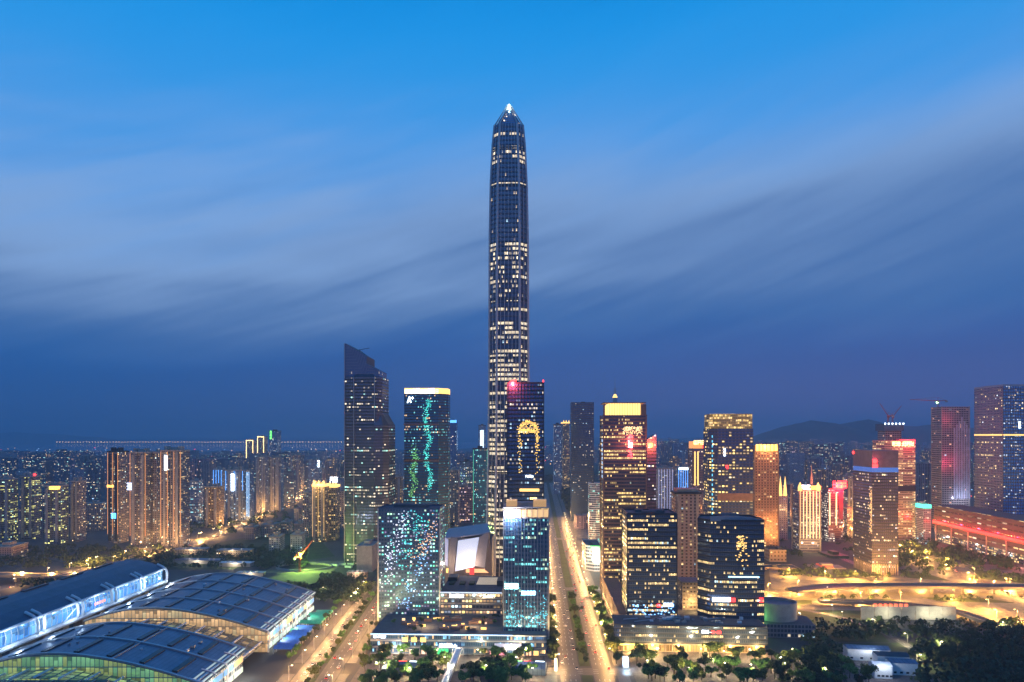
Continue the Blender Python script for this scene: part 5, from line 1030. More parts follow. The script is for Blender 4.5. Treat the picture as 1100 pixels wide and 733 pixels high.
r_ = empty('light_column', (px(597, 520), 520, 0)); tag(r_, 'glowing advertising column at the corner of the boulevard crossing', 'light column'); b = MB(); b.tube((0, 0, 1), (0, 0, 10), 1.0, n=12); b.build('lamp_tube', glow('column_warm', (1, .9, .55), 4), r_); b = MB(); b.tube((0, 0, 0), (0, 0, 1), 1.3, n=12); b.build('base', m_conc, r_); light(r_, (0, -3, 6), (1, .85, .5), 9000, 1)
r_ = empty('light_column', (px(672, 530), 530, 0)); tag(r_, 'pale blue lit box at the corner of the right podium', 'light column'); pbox(r_, 'lit_box', -2, 2, -2, 2, 1, 8, glow('box_blue', (.55, .7, 1), 2)); pbox(r_, 'base', -2.3, 2.3, -2.3, 2.3, 0, 1, m_conc); light(r_, (0, -4, 5), (.6, .8, 1), 8000, 1)

# ------------------------------------------------------------------ raised roads
def flyover(name, label, pts, w, z, gap=28, mat=None):
    pts = smooth(pts, 8); r_ = empty(name, (pts[0][0], pts[0][1], 0)); tag(r_, label, 'flyover'); ox, oy = pts[0]
    L_ = strip_pts(pts, w); Li = strip_pts(pts, w-1.2); b = MB(); p_ = MB()
    for i in range(len(L_)-1):
        (a, c), (d, e) = L_[i], L_[i+1]; A = lambda q, zz: (q[0]-ox, q[1]-oy, zz)
        b.face([A(c, z), A(e, z), A(d, z), A(a, z)]); b.face([A(a, z-1.8), A(d, z-1.8), A(e, z-1.8), A(c, z-1.8)])
        for (s0, s1) in ((a, d), (e, c)):
            p_.face([A(s0, z-1.8), A(s1, z-1.8), A(s1, z+1.1), A(s0, z+1.1)]); p_.face([A(s1, z-1.8), A(s0, z-1.8), A(s0, z+1.1), A(s1, z+1.1)])
        (a2, c2), (d2, e2) = Li[i], Li[i+1]
        for (s0, s1) in ((a2, d2), (c2, e2)): p_.face([A(s0, z+.02), A(s1, z+.02), A(s1, z+1.1), A(s0, z+1.1)])
        p_.face([A(a, z+1.1), A(d, z+1.1), A(d2, z+1.1), A(a2, z+1.1)]); p_.face([A(c2, z+1.1), A(e2, z+1.1), A(e, z+1.1), A(c, z+1.1)])
    b.build('deck', mat or m_road, r_); p_.build('parapet', m_conc, r_)
    acc = 0
    for p, q in zip(pts, pts[1:]):
        d = math.dist(p, q); acc += d
        if acc > gap: acc = 0; b = MB(); b.tube((q[0]-ox, q[1]-oy, 0), (q[0]-ox, q[1]-oy, z-1.8), 1.3, 1.3, n=8); b.box(q[0]-ox-w*.35, q[0]-ox+w*.35, q[1]-oy-1, q[1]-oy+1, z-3, z-1.85); b.build('pillar', m_conc, r_)
    return pts
z = 9
flyover('flyover', 'long curved concrete flyover crossing the orange lit junction at right', [G(850, 634, z), G(900, 630, z), G(990, 629, z), G(1080, 630, z), G(1180, 630, z)], 20, z)
flyover('flyover', 'raised ramp curving down towards the bottom right corner', [G(880, 645, 5), G(960, 648, 5), G(1020, 655, 5), G(1062, 668, 5), G(1130, 690, 5)], 11, 5)
flyover('flyover', 'raised road curving in from the left edge behind the glass gallery', [G(-60, 616, 9), G(0, 617, 9), G(40, 618, 9), G(78, 618, 9), G(110, 611, 9), G(150, 600, 9)], 18, 9)
# sound wall, site sheds, blue roofed compound
D = 668; r_ = empty('site_wall', (px(925, D), D, 0), rad(-1)); tag(r_, 'long pale panelled site wall in the orange lit junction', 'wall')
for k in range(7): pbox(r_, 'panel', k*13.2, k*13.2+12.8, 0, .6, 0, 13, m_conc)
pbox(r_, 'roof', 8, 90, .8, 16, 8, 8.6, m_steel); b = MB(); [b.box(12+k*5, 15+k*5, -.6, -.1, 13.2, 15.4) for k in range(7)]; b.build('sign', glow('red_letters', (1, .12, .05), 3), r_)
for x in (24, 62, 76): light(r_, (x, -9, 7), (1, .95, .6), 9000, 1)
for k, (x0, x1, yt, D, mt, lb) in enumerate(((912, 955, 691, 545, m_blueroof, 'long blue roofed shed in the works compound at bottom right'), (944, 976, 704, 528, m_dark, 'dark roofed shed in front of the long blue roofed one'), (940, 958, 716, 505, m_whitep, 'white cabin nearest the bottom edge in the works compound'), (958, 985, 712, 512, m_blueroof, 'low blue roofed shed at the right of the works compound'))):
    w = (x1-x0)/F*D; X = px((x0+x1)/2, D); h = max(3.5, pz(yt, D)); h = min(h, 9); r_ = empty('site_shed', (X, D, 0), rad(-8)); tag(r_, lb, 'shed')
    pbox(r_, 'wall', -w/2, w/2, 0, 12, 0, h, m_whitep); b = MB(); b.face([(-w/2-.5, -.5, h+.1), (w/2+.5, -.5, h+.1), (w/2+.5, 6, h+2), (-w/2-.5, 6, h+2)]); b.face([(-w/2-.5, 6, h+2), (w/2+.5, 6, h+2), (w/2+.5, 12.5, h+.1), (-w/2-.5, 12.5, h+.1)]); b.face([(w/2, 0, h+.1), (w/2, 12, h+.1), (w/2, 6, h+2)]); b.face([(-w/2, 12, h+.1), (-w/2, 0, h+.1), (-w/2, 6, h+2)]); b.build('roof', mt, r_)
    for j in range(4): pbox(r_, 'window', -w/2+2+j*w/4.3, -w/2+4+j*w/4.3, -.08, -.02, 1.4, 2.8, m_skyl)
    if k in (0, 2): light(r_, (0, -5, h+4), (.85, .92, 1), 6000, .6)

for k, (p, y, w_, d_, h_, mt, lb) in enumerate(((212, 606, 70, 14, 5, m_blueroof, 'long blue roofed shed behind the far exhibition hall'), (252, 609, 44, 12, 5, m_whitep, 'white roofed low shed left of the construction pit'), (268, 619, 34, 10, 4, m_steel, 'small steel roofed canopy beyond the far exhibition hall'), (250, 598, 50, 16, 9, m_conc, 'low concrete block at the back edge of the lawn'), (205, 596, 46, 16, 8, m_conc, 'low concrete block at the left end of the lawn'), (383, 622, 24, 12, 8, m_stone, 'small stone building at the head of the left avenue'))):
    X, Y = G(p, y); r_ = empty('low_shed', (X, Y, 0), R.uniform(-.15, .15)); tag(r_, lb, 'shed'); OCC.append((X, Y, w_*.5))
    pbox(r_, 'wall', -w_/2, w_/2, 0, d_, 0, h_, F_RESW if k > 2 else m_conc); pbox(r_, 'roof', -w_/2-.8, w_/2+.8, -.8, d_+.8, h_+.05, h_+.5, mt)
    for j in range(3): pbox(r_, 'roof_unit', -w_*.3+j*w_*.25, -w_*.3+j*w_*.25+2.5, d_*.3, d_*.6, h_+.55, h_+1.8, m_steel)
    light(r_, (0, -6, h_+1), (1, .8, .55), 9000, .6)

# the bay bridge
r_ = empty('bay_bridge', (px(60, 14000), 14000, 0)); tag(r_, 'very long low bridge across the bay, picked out by a line of tiny lamps', 'bridge'); Lb = (372-60)/F*14000
pbox(r_, 'deck', 0, Lb, 0, 40, 30, 38, m_conc)
b = MB(); b.box(-9, 9, 0, 36, 0, 30); me = b.mesh('pier', m_dark)
for k in range(40): link('pier', me, r_, (60+k*Lb/40, 2, 0))
b = MB(); b.box(-8, 8, -8, 8, 40, 54); me = b.mesh('lamp', glow('bridge_lamp', (1, .6, .25), 5))
for k in range(98): link('lamp', me, r_, (20+k*Lb/98, 0, 0))

# ------------------------------------------------------------------ the wider city
PROTO = []
def proto(kind, fac, w, d, h, shape):
    if shape == 0: poly = rect(w, d)
    elif shape == 1: q = w/6; poly = [(-w/2, 2), (-w/2+q, 2), (-w/2+q, 0), (-q*.6, 0), (-q*.6, 4), (q*.6, 4), (q*.6, 0), (w/2-q, 0), (w/2-q, 2), (w/2, 2), (w/2, d), (-w/2, d)]
    elif shape == 2: poly = chamf(w*.18)(w, d)
    else: poly = [(-w/2, 0), (w*.1, 0), (w*.1, d*.35), (w/2, d*.35), (w/2, d), (-w/2, d)]
    b = MB(); b.prism(poly, 0, h, 0, mc=1)
    if shape == 2: b.prism(inset(poly, w*.15), h, h*1.06, 0, mc=1)
    me = b.mesh('walls', [fac, m_roofg]); c = MB(); c.box(-w*.16, w*.16, d*.3, d*.7, h+.05, h+4.5)
    if shape in (1, 3): c.box(-w*.4, -w*.22, d*.4, d*.8, h+.05, h+3)
    PROTO.append((kind, me, c.mesh('roof_house', m_conc), w, d, h))
far = lambda nm, wall, lit, warm, cool, cm, st=1.9: facade(nm, (.06, .07, .10), wall, 4.2, 3.3, lit, warm, cool, cm, st, mu=.2, mb=.28, mt=.14, run=3, band=.7)
ff = [far('far_flats_dim', (.26, .26, .31), .06, (1, .66, .3), COOL, .25), far('far_flats_warm', (.34, .27, .24), .14, (1, .6, .22), PALE, .2), far('far_flats_pale', (.42, .42, .50), .035, PALE, COOL, .4), far('far_office', (.12, .15, .22), .17, (1, .8, .5), (.5, 1, .9), .4), far('far_flats_blue', (.26, .32, .46), .08, PALE, (.4, .7, 1), .55), far('far_flats_violet', (.30, .22, .30), .14, (1, .6, .35), (1, .7, .8), .3)]
for s_, (w, d, h) in enumerate(((30, 18, 78), (34, 22, 100), (30, 30, 120), (40, 26, 64))):
    for fi in range(6): proto(('slab_block', 'apartment_tower', 'office_tower', 'housing_block')[s_], ff[fi], w, d, h, (0, 1, 2, 3)[s_])
def blocked(X, Y, r_):
    if any((X-a)**2+(Y-b)**2 < (r_+c)**2 for a, b, c in OCC): return True
    if abs(X-bx(Y)) < 42 and Y < 2600: return True
    if abs(X+150+(Y-620)*.03) < 45 and Y < 1300: return True
    p = CX+X/Y*F; y = HY+CH*F/Y
    for path_, half in ((RH2, 32), (RH, 30), (LH, 40)):
        for a, b in zip(path_, path_[1:]):
            for t in (0, .2, .4, .6, .8, 1):
                if math.hypot(a[0]+(b[0]-a[0])*t-X, a[1]+(b[1]-a[1])*t-Y) < half: return True
    if 580 < p < 648 and 498 < y < 548: return True        # dark wood in the middle
    if 85 < p < 335 and y > 569: return True
    if p > 835 and y > 606: return True
    if Y > 7000-0 and p < 560: return True
    return False
zones = {  # px range: (group phrase, label)
    'far left': ('far_left', 'distant flats in the blue haze towards the bay'), }
cnt = 0; tries = 0; placed = []
ZN = [(-60, 110, 'behind the yellow windowed flats at the left edge'), (110, 215, 'behind the tall row of flats by the left highway'), (215, 370, 'behind the blue lit complex and the gold crowned flats'), (370, 530, 'between the blade topped tower and the supertall'),
      (580, 700, 'around the dark wood at the end of the boulevard'), (700, 820, 'behind the red crowned violet tower'), (820, 915, 'below the mountain, behind the domed tower'), (915, 1160, 'below the mountain, behind the gold banded tower')]
RB = random.Random(11)
while cnt < 285 and tries < 60000:
    tries += 1
    Y = 1150*math.exp(RB.random()*math.log(4.0)); p = RB.uniform(-30, 1130)
    if 520 < p < 584: continue
    X = px(p, Y)
    k = RB.choice(PROTO)
    far_ = (Y-1150)/3000
    limit = 484+RB.uniform(0, 10) if p < 560 else 478+RB.uniform(0, 14) if p < 700 else 466+RB.uniform(0, 22)
    if p > 915: limit += 8
    s_ = RB.uniform(.8, 1.25); hmax = CH-(limit-HY)/F*Y
    if Y < 1700: hmax = min(hmax, RB.choice((28, 40, 60, 90)))
    if hmax < 18: continue
    sz = min(1.25, hmax/k[5]); 
    if sz < .25: continue
    sz = sz if Y > 1700 else sz
    sz = min(sz, 1.2)*RB.uniform(.75, 1)
    r_ = max(k[3], k[4])*.62*s_
    if blocked(X, Y, r_+3): continue
    OCC.append((X, Y, r_)); placed.append((X, Y, k, s_, sz, p)); cnt += 1
for X, Y, k, s_, sz, p in sorted(placed, key=lambda q: q[1]):
    z_ = next((z for z in ZN if z[0] <= p < z[1]), ZN[0])
    o = link(k[0], k[1], None, (X, Y, 0), RB.uniform(-.25, .25)); o.scale = (s_, s_, sz)
    kindw = {'slab_block': 'dim slab of flats', 'apartment_tower': 'notched apartment tower', 'office_tower': 'chamfered office tower', 'housing_block': 'stepped housing block'}[k[0]]
    dist = 'nearer' if Y < 1800 else 'mid distance' if Y < 3000 else 'far hazy'
    tag(o, f'{dist} {kindw} {z_[2]}', 'building', f'{dist} {kindw}s {z_[2]}')
    if Y < 2600: link('roof_house', k[2], o)
# the rest of the city, farther than one can count
b = MB(); RB2 = random.Random(5); 
for i in range(3600):
    Y = 2300*math.exp(RB2.random()*math.log(5.2)); p = RB2.uniform(-60, 1160)
    if p < 545 and Y > 7600: continue
    X = px(p, Y)
    if Y < 4700 and blocked(X, Y, 14): continue
    lim = 486 if p < 560 else 478 if p < 700 else 470
    h = min(RB2.choice((30, 50, 70, 95, 120, 150)), max(12, CH-(lim+RB2.uniform(-2, 10)-HY)/F*Y)); w = RB2.uniform(24, 70)
    b.prism([(X-w/2, Y), (X+w/2, Y), (X+w/2, Y+22), (X-w/2, Y+22)], 0, h, RB2.randrange(6), mc=6, v0=RB2.randrange(400)*33.0)
o = b.build('distant_city', ff+[m_roofg]); tag(o, 'countless far off buildings with tiny lit windows fading into the haze', 'distant city', kind='stuff')
b = MB()                                               # street level lights of the far city
for i in range(1000):
    Y = 1500*math.exp(RB2.random()*math.log(6)); p = RB2.uniform(-60, 1160)
    if p < 560 and Y > 7600 or 585 < p < 648 and Y < 3200: continue
    X = px(p, Y); s_ = Y/1500*RB2.uniform(.5, 1.1); b.box(X-s_, X+s_, Y-1, Y, RB2.uniform(8, 30), 0, 0) if 0 else None
    zz = RB2.uniform(6, 26)+ (Y-1500)*.004; b.box(X-s_, X+s_, Y-1, Y, zz, zz+s_*1.6, RB2.choice((0, 0, 0, 1, 1, 2, 3)))
o = b.build('distant_lights', [glow('far_sodium', (1, .5, .15), 3.0), glow('far_white', (1, .85, .65), 3.0), glow('far_red', (1, .06, .06), 3.5), glow('far_blue', (.35, .6, 1), 3.0)]); tag(o, 'scattered street lamps and signs of the distant city', 'distant lights', kind='stuff')

# ------------------------------------------------------------------ trees
def tree_meshes(h, rr, cm, seed, palm=False):
    q = random.Random(seed); t = MB(); t.tube((0, 0, 0), (.15, .1, h*.45), .32, .2, 7)
    for k in range(5): a = k*1.3; t.tube((.15, .1, h*(.32+.03*k)), (math.cos(a)*rr*.55, math.sin(a)*rr*.55, h*.68), .14, .06, 5)
    c = MB(); lobes = [(q.gauss(0, rr*.42), q.gauss(0, rr*.42), h*(.66+q.uniform(-.16, .18)), rr*q.uniform(.35, .6)) for _ in range(9)]
    for i in range(900):
        lx, ly, lz, lr = q.choice(lobes); v = Vector((q.gauss(0, 1), q.gauss(0, 1), q.gauss(0, 1))).normalized()*lr*q.uniform(.55, 1.05); v.z *= .75
        P_ = Vector((lx, ly, lz))+v; s_ = q.uniform(.25, .55); n = (v.normalized()+Vector((q.gauss(0, .6), q.gauss(0, .6), q.gauss(0, .6)))).normalized(); x = n.orthogonal().normalized(); y = n.cross(x)
        c.face([P_-x*s_-y*s_*.5, P_+x*s_*.3-y*s_, P_+x*s_+y*s_*.4, P_-x*s_*.2+y*s_])
    return t.mesh('trunk', m_bark), c.mesh('crown', cm)
TP = {}
for ci in range(3): TP[ci] = [tree_meshes(9, 3.6, m_crown[ci], 10*ci+1), tree_meshes(11, 4.4, m_crown[ci], 10*ci+2), tree_meshes(7.5, 3.2, m_crown[ci], 10*ci+3)]
RT = random.Random(21); ntree = 0
def put_tree(X, Y, ci, label, group, s=None, z=0):
    global ntree
    if abs(X+45) < 8 and Y < 558: X += 16 if X > -45 else -16
    t, c = RT.choice(TP[ci]); r_ = empty('street_tree' if 'street' in group or 'boulevard' in group else 'park_tree', (X, Y, z), RT.uniform(0, 6.28)); k = (s or 1)*RT.uniform(.85, 1.25); r_.scale = (k, k, k*RT.uniform(.9, 1.15)); tag(r_, label, 'tree', group)
    link('trunk', t, r_); link('crown', c, r_); ntree += 1
def ci_(*w): return RT.choices((0, 1, 2), w)[0]
for p, y, lb in ((133, 596, 'left'), (163, 588, 'right')): pass
for k in range(17): put_tree(bx(0, 24.5)+BS*(538+k*14), 538+k*14, ci_(5, 3, 1), 'street tree on the pavement beside the right podium and colonnaded wing', 'street trees right side of the boulevard', 1.25)
for k in range(15): put_tree(bx(0, -26)+BS*(536+k*14), 536+k*14, ci_(6, 3, 0), 'street tree on the pavement between the corner tower and the boulevard', 'street trees left side of the boulevard', 1.2)
for k in range(18): Y = 536+k*13; put_tree(bx(Y, -.5), Y, ci_(3, 2, 1), 'small tree on the median of the right boulevard', 'trees on the boulevard median', .85)
for k in range(0): Y = 815+k*22; put_tree(bx(Y, -.5), Y, 0, 'small far tree on the boulevard median beyond the crossing', 'far trees on the boulevard median', .6)
for k in range(18): Y = 430+k*19; put_tree(-146-(Y-498)*.034, Y, ci_(2, 3, 3), 'small tree on the median of the left avenue', 'trees on the left street median', .75)
for k in range(13): Y = 545+k*19; put_tree(-146-(Y-498)*.034-29, Y, ci_(4, 3, 1), 'tree between the left avenue and the canopy tents', 'street trees left side of the avenue', .75)
for k in range(12): Y = 545+k*15; put_tree(-146-(Y-498)*.034+29, Y, ci_(4, 2, 2), 'tree between the left avenue and the mall', 'street trees right side of the avenue', .9)
for k in range(76): put_tree(RT.uniform(-112, 20), RT.uniform(490, 556), ci_(2, 5, 2), 'green tree on the plaza in front of the podium mall', 'trees on the mall plaza', 1.0)
for k in range(82): put_tree(RT.uniform(94, 260), RT.uniform(490, 556), ci_(3, 4, 3), 'tree on the plaza in front of the gold lit arcade', 'trees before the arcade', 1.0)
for k in range(30): put_tree(RT.choice((RT.uniform(-108, 14), RT.uniform(96, 250))), RT.uniform(484, 508), ci_(2, 4, 2), 'big leafy tree at the very bottom of the plaza', 'big trees at the bottom edge', 1.1)
for k in range(10): put_tree(RT.uniform(-104, 0), RT.uniform(564, 606), ci_(5, 2, 0), 'small dark tree on the roof terrace of the podium mall', 'trees on the roof terrace', .5, 17)
k = 0
while k < 46:
    p = RT.uniform(868, 1110); y = RT.uniform(682, 742); X, Y = G(p, y)
    if 905 < p < 990 and y > 684: continue
    put_tree(X, Y, 0, 'dark tree in the unlit park at the bottom right corner', 'dark park trees at bottom right', 1.25); k += 1
b = MB()
def wood(poly_px, n, mn=1.0):
    for i in range(n):
        for _ in range(50):
            p = RT.uniform(poly_px[0], poly_px[1]); y = RT.uniform(poly_px[2], poly_px[3]); X, Y = G(p, y)
            if not any((X-a)**2+(Y-b2)**2 < (c*.9)**2 for a, b2, c in OCC) and not (abs(X-bx(Y)) < 34 and Y < 2600): break
        rr = RT.uniform(3.5, 6)*mn; hh = RT.uniform(6, 11)*mn
        for _ in range(26):
            v = Vector((RT.gauss(0, 1), RT.gauss(0, 1), abs(RT.gauss(0, 1)))).normalized(); P_ = Vector((X, Y, hh*.35))+Vector((v.x*rr, v.y*rr, v.z*hh*.6)); s_ = RT.uniform(.9, 1.7)*mn; nn = (v+Vector((RT.gauss(0, .5), RT.gauss(0, .5), RT.gauss(0, .3)))).normalized(); x = nn.orthogonal().normalized(); yv = nn.cross(x)
            b.face([P_-x*s_-yv*s_*.5, P_+x*s_*.4-yv*s_, P_+x*s_+yv*s_*.4, P_-x*s_*.2+yv*s_])
wood((586, 640, 512, 552), 420, 1.6); wood((88, 330, 590, 612), 260); wood((340, 392, 622, 648), 90); wood((220, 400, 632, 640), 110); wood((420, 530, 545, 580), 160, 1.2); wood((930, 1110, 585, 612), 180, 1.2)
wood((835, 955, 608, 622), 60, .8); wood((200, 330, 545, 575), 130, 1.2); wood((0, 110, 590, 612), 110); wood((880, 1130, 672, 690), 110); wood((860, 905, 685, 742), 60); wood((985, 1130, 690, 742), 150)
wood((650, 1000, 540, 600), 200); wood((885, 962, 643, 646), 14, .6); wood((995, 1080, 643, 647), 16, .6); wood((970, 1015, 613, 622), 16, .8); wood((1045, 1100, 613, 626), 26, .8); wood((20, 130, 622, 634), 60)
o = b.build('woodland', m_crown[0]); tag(o, 'dark masses of trees filling the parks and verges', 'woodland', kind='stuff')

# ------------------------------------------------------------------ street lamps
def lamp_kind(name, col, power, gm, h, twin=False):
    r_ = empty(name, (0, 0, 0)); b = MB(); b.tube((0, 0, 0), (0, 0, h), .16, .09, 6); b.build('pole', m_steel, r_)
    b = MB(); b.path([(0, 0, h-.6), (1.0, 0, h), (2.4, 0, h+.1)], .08, 5)
    if twin: b.path([(0, 0, h-.6), (-1.0, 0, h), (-2.4, 0, h+.1)], .08, 5)
    b.build('arm', m_steel, r_)
    for sx_ in ((1, -1) if twin else (1,)): b = MB(); b.box(sx_*2.4-.55, sx_*2.4+.55, -.35, .35, h-.12, h+.16); b.build('lamp_head', gm, r_)
    light(r_, (2.0 if not twin else 0, 0, h-.9), col, power, .35); return r_, tree_of(r_)
LK = {'orange': lamp_kind('street_lamp', (1, .46, .09), 125000, g_sodium, 11), 'pale': lamp_kind('street_lamp', (1, .52, .17), 31000, g_pale, 11), 'dim': lamp_kind('street_lamp', (1, .80, .42), 14000, g_pale, 9), 'soft orange': lamp_kind('street_lamp', (1, .48, .12), 60000, g_sodium, 11)}
used = set()
def put_lamp(kind, X, Y, rz, label, group, z=0):
    r_, tr = LK[kind]
    if kind not in used: used.add(kind); o = r_
    else: o = copy_tree(r_, tr)
    o.location = (X, Y, z); o.rotation_euler = (0, 0, rz); tag(o, label, 'street lamp', group)
for Y in range(528, 1500, 38):
    put_lamp('pale', bx(Y, -23.5), Y, 0, 'street lamp on the left kerb of the right boulevard', 'street lamps left side of the boulevard'); put_lamp('pale', bx(Y, 22.5), Y+14, math.pi, 'street lamp on the right kerb of the right boulevard', 'street lamps right side of the boulevard')
for Y in range(430, 800, 36): put_lamp('pale', -146-(Y-498)*.034-18, Y, 0, 'street lamp on the left kerb of the left avenue', 'street lamps of the left avenue, left kerb'); put_lamp('pale', -146-(Y-498)*.034+18, Y+16, math.pi, 'street lamp on the right kerb of the left avenue', 'street lamps of the left avenue, right kerb')
def along(pts, gap, kind, label, group, off=0, z=0):
    pts = smooth(pts, 8); acc = gap*.5
    for p, q in zip(pts, pts[1:]):
        d = Vector((q[0]-p[0], q[1]-p[1])); L_ = d.length; acc += L_
        if acc >= gap: acc = 0; n = Vector((-d.y, d.x)).normalized(); put_lamp(kind, q[0]+n.x*off, q[1]+n.y*off, math.atan2(-n.y*off, -n.x*off) if off else 0, label, group, z)
along(RH, 34, 'orange', 'orange street lamp on the curving road past the site wall', 'lamps of the curving road', 10)
along(RH2, 42, 'soft orange', 'orange street lamp on the wide road below the red neon mall, near kerb', 'lamps of the neon mall road near kerb', 14); along(RH2, 55, 'orange', 'orange street lamp on the wide road below the red neon mall, far kerb', 'lamps of the neon mall road far kerb', -14)
along([G(824, 642), G(860, 637), G(930, 635), G(1110, 635)], 34, 'orange', 'orange street lamp under the long flyover', 'lamps under the flyover', 16)
along([G(1000, 640), G(1040, 650), G(1110, 676)], 36, 'orange', 'orange street lamp beside the lower side road', 'lamps of the lower side road', 6)
along([G(862, 655), G(905, 664), G(985, 700)], 44, 'dim', 'low lamp on the lane between lawn and works compound', 'lamps of the compound lane', 6)
along([G(830, 618), G(870, 622), G(915, 624), G(960, 620)], 38, 'orange', 'orange street lamp in front of the beige hall and villa', 'lamps before the beige hall', 6)
along(LH, 36, 'pale', 'orange street lamp on the left highway', 'lamps of the left highway', 14); along(LH, 95, 'pale', 'pale street lamp on the far side of the left highway', 'far side lamps of the left highway', -14)
for p, y, q in ((150, 590, 'by the bend of the left highway'), (168, 583, 'by the bend of the left highway'), (122, 606, 'among trees behind the gallery'), (92, 611, 'among trees behind the gallery'), (215, 579, 'by the bend of the left highway')): X, Y = G(p, y); put_lamp('soft orange', X, Y, 1.0, 'orange street lamp standing '+q, 'orange lamps '+q)
along(LH, 110, 'soft orange', 'orange street lamp near the kerb of the left highway', 'orange lamps of the left highway kerb', 15)
along([G(0, 617, 9), G(40, 618, 9), G(78, 618, 9), G(110, 611, 9)], 34, 'orange', 'orange street lamp by the raised road at left', 'lamps of the raised road', 10)
for Y in (524, ): 
    for X in (-96, -48, -8, 118, 160, 205): put_lamp('dim', X, Y-13, math.pi/2, 'low lamp on the tree covered plaza at the bottom of the picture', 'lamps at the bottom of the plaza')
for X, Y in ((-60, 548), (-25, 545), (10, 548), (115, 548), (150, 546), (190, 548), (225, 545), (-90, 545), (-100, 515), (-75, 505), (-50, 528), (-20, 510), (5, 525), (14, 500), (105, 520), (130, 505), (155, 525), (180, 508), (205, 525), (230, 505), (170, 540), (250, 530)): put_lamp('dim', X, Y, RT.uniform(0, 6), 'low lamp among the plaza trees', 'lamps among the plaza trees')
for p, y in ((270, 634), (300, 640), (232, 636), (345, 640), (380, 645), (905, 668), (860, 668), (1010, 700), (985, 715), (890, 640), (1080, 680)): X, Y = G(p, y); put_lamp('dim', X, Y, RT.uniform(0, 6), 'low lamp standing by a park path', 'lamps of the park paths')

# ------------------------------------------------------------------ cars
def car_kind(col, nm):
    r_ = empty('car', (0, 0, 0)); m_ = base_mat(nm, col, .3, .3, var=.05)
    b = MB(); S_ = [(-2.2, .35), (2.2, .35), (2.25, .75), (1.2, .95), (-1.9, .98), (-2.25, .8)]
    b.face([(x, -.88, z) for x, z in S_]); b.face([(x, .88, z) for x, z in reversed(S_)])
    for i in range(6): a, c = S_[i], S_[(i+1) % 6]; b.face([(c[0], -.88, c[1]), (a[0], -.88, a[1]), (a[0], .88, a[1]), (c[0], .88, c[1])])
    b.build('body', m_, r_)
    b = MB(); C_ = [(-1.7, .97), (.9, .96), (.35, 1.42), (-1.2, 1.44)]; b.face([(x, -.76, z) for x, z in C_]); b.face([(x, .76, z) for x, z in reversed(C_)])
    for i in range(4): a, c = C_[i], C_[(i+1) % 4]; b.face([(c[0], -.76, c[1]), (a[0], -.76, a[1]), (a[0], .76, a[1]), (c[0], .76, c[1])])
    b.build('window', m_skyl, r_); pbox(r_, 'roof', -1.15, .3, -.7, .7, 1.45, 1.49, m_)
    for x in (-1.35, 1.35):
        for y in (-.84, .84): b = MB(); b.tube((x, y-.1, .33), (x, y+.1, .33), .33, n=10); b.build('wheel', m_dark, r_)
    for y in (-.6, .6): pbox(r_, 'headlight', 2.2, 2.32, y-.2, y+.2, .58, .8, g_headl); pbox(r_, 'taillight', -2.32, -2.22, y-.2, y+.2, .6, .82, g_red)
    return r_, tree_of(r_)
g_headl = glow('headlight_glow', (1, .88, .65), 5)
CK = [(car_kind((.6, .6, .6), 'silver_car_paint'), 'silver'), (car_kind((.04, .04, .05), 'black_car_paint'), 'black'), (car_kind((.7, .7, .68), 'white_car_paint'), 'white'), (car_kind((.35, .03, .03), 'red_car_paint'), 'red')]
usedc = set()
def put_car(X, Y, a, where, z=.08):
    (r_, tr), cn = RT.choice(CK)
    if cn not in usedc: usedc.add(cn); o = r_
    else: o = copy_tree(r_, tr)
    o.location = (X, Y, z); o.rotation_euler = (0, 0, a); tag(o, f'{cn} car with its lights on, {where}', 'car', f'{cn} cars {where}')
RT.seed(8)
for k in range(62): Y = 530+k*14+RT.uniform(-6, 6); lane = RT.choice((-18.2, -14.8, -11.2, -7.4)) ; put_car(bx(Y, lane), Y, -math.pi/2-BS, 'driving towards the camera on the right boulevard')
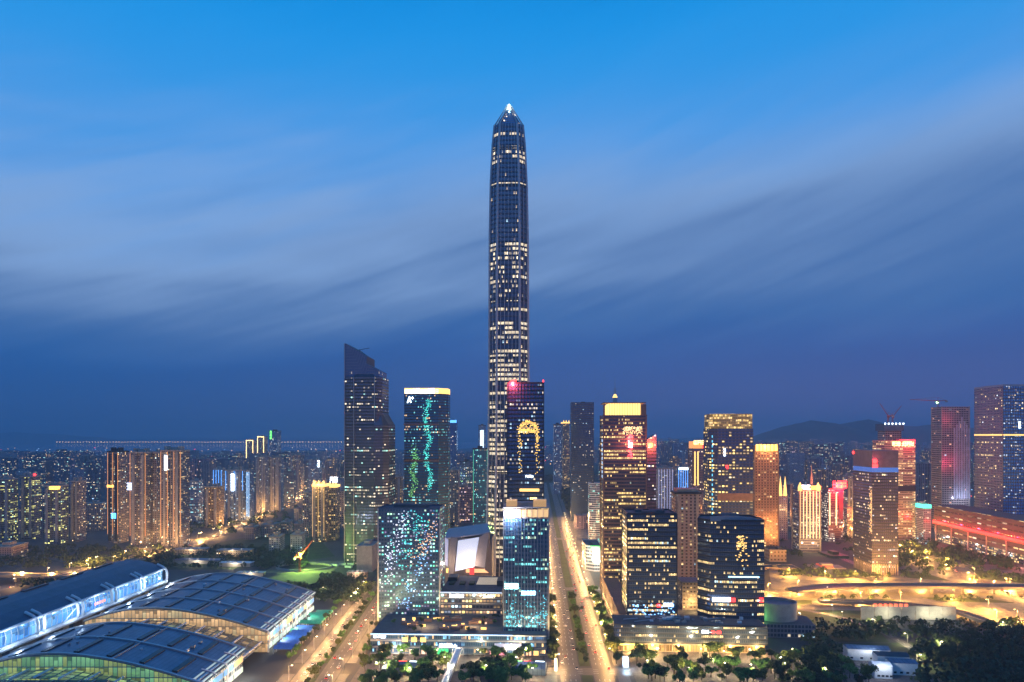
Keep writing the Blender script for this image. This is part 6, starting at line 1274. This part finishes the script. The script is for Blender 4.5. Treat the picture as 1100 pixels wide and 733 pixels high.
for k in range(50): Y = 530+k*17+RT.uniform(-6, 6); lane = RT.choice((6.4, 10.2, 13.8, 17.4)); put_car(bx(Y, lane), Y, math.pi/2-BS, 'driving away on the right boulevard')
for k in range(14): Y = 470+k*22; put_car(-146-(Y-498)*.034+RT.choice((-13, -9, -5)), Y, -math.pi/2, 'coming down the left avenue')
for k in range(14): Y = 460+k*23; put_car(-146-(Y-498)*.034+RT.choice((5, 9, 13)), Y, math.pi/2, 'going up the left avenue')
for path_, nn, wh in ((RH2, 16, 'on the wide road below the red neon mall'), (RH, 7, 'on the curving road past the site wall'), (LH, 26, 'on the left highway')):
    pts = smooth(path_, 10); 
    for k in range(nn): i = RT.randrange(2, len(pts)-2); a, c = pts[i], pts[i+1]; d = Vector((c[0]-a[0], c[1]-a[1])).normalized(); off = RT.choice((-8, -5, 5, 8)); s_ = 1 if off > 0 else -1; q = RT.random(); put_car(a[0]+(c[0]-a[0])*q-d.y*off, a[1]+(c[1]-a[1])*q+d.x*off, math.atan2(-d.y*s_, -d.x*s_), wh, .2)
for k, (nm_) in enumerate(()): pass

# ------------------------------------------------------------------ haze
b = MB(); b.box(-30000, 30000, -1200, 26000, -1, 640)
hz = b.build('haze', None or []) if 0 else None
me = bpy.data.meshes.new('haze'); me.from_pydata(b.v, [], b.f); hz = link('haze', me); tag(hz, 'pale evening haze lying over the city', 'haze', kind='stuff')
hm = bpy.data.materials.new('haze'); hm.use_nodes = True; t = hm.node_tree; t.nodes.clear(); pv = N(t, 'ShaderNodeVolumePrincipled'); pv.inputs['Color'].default_value = (.56, .80, 1, 1); pv.inputs['Density'].default_value = 1.15e-4; pv.inputs['Anisotropy'].default_value = 0
ou = N(t, 'ShaderNodeOutputMaterial'); t.links.new(pv.outputs[0], ou.inputs['Volume']); me.materials.append(hm); hm.cycles.homogeneous_volume = True if hasattr(hm.cycles, 'homogeneous_volume') else None
print('objects', len(bpy.data.objects), 'trees', ntree, 'bg', cnt, 'lights', len(bpy.data.lights))
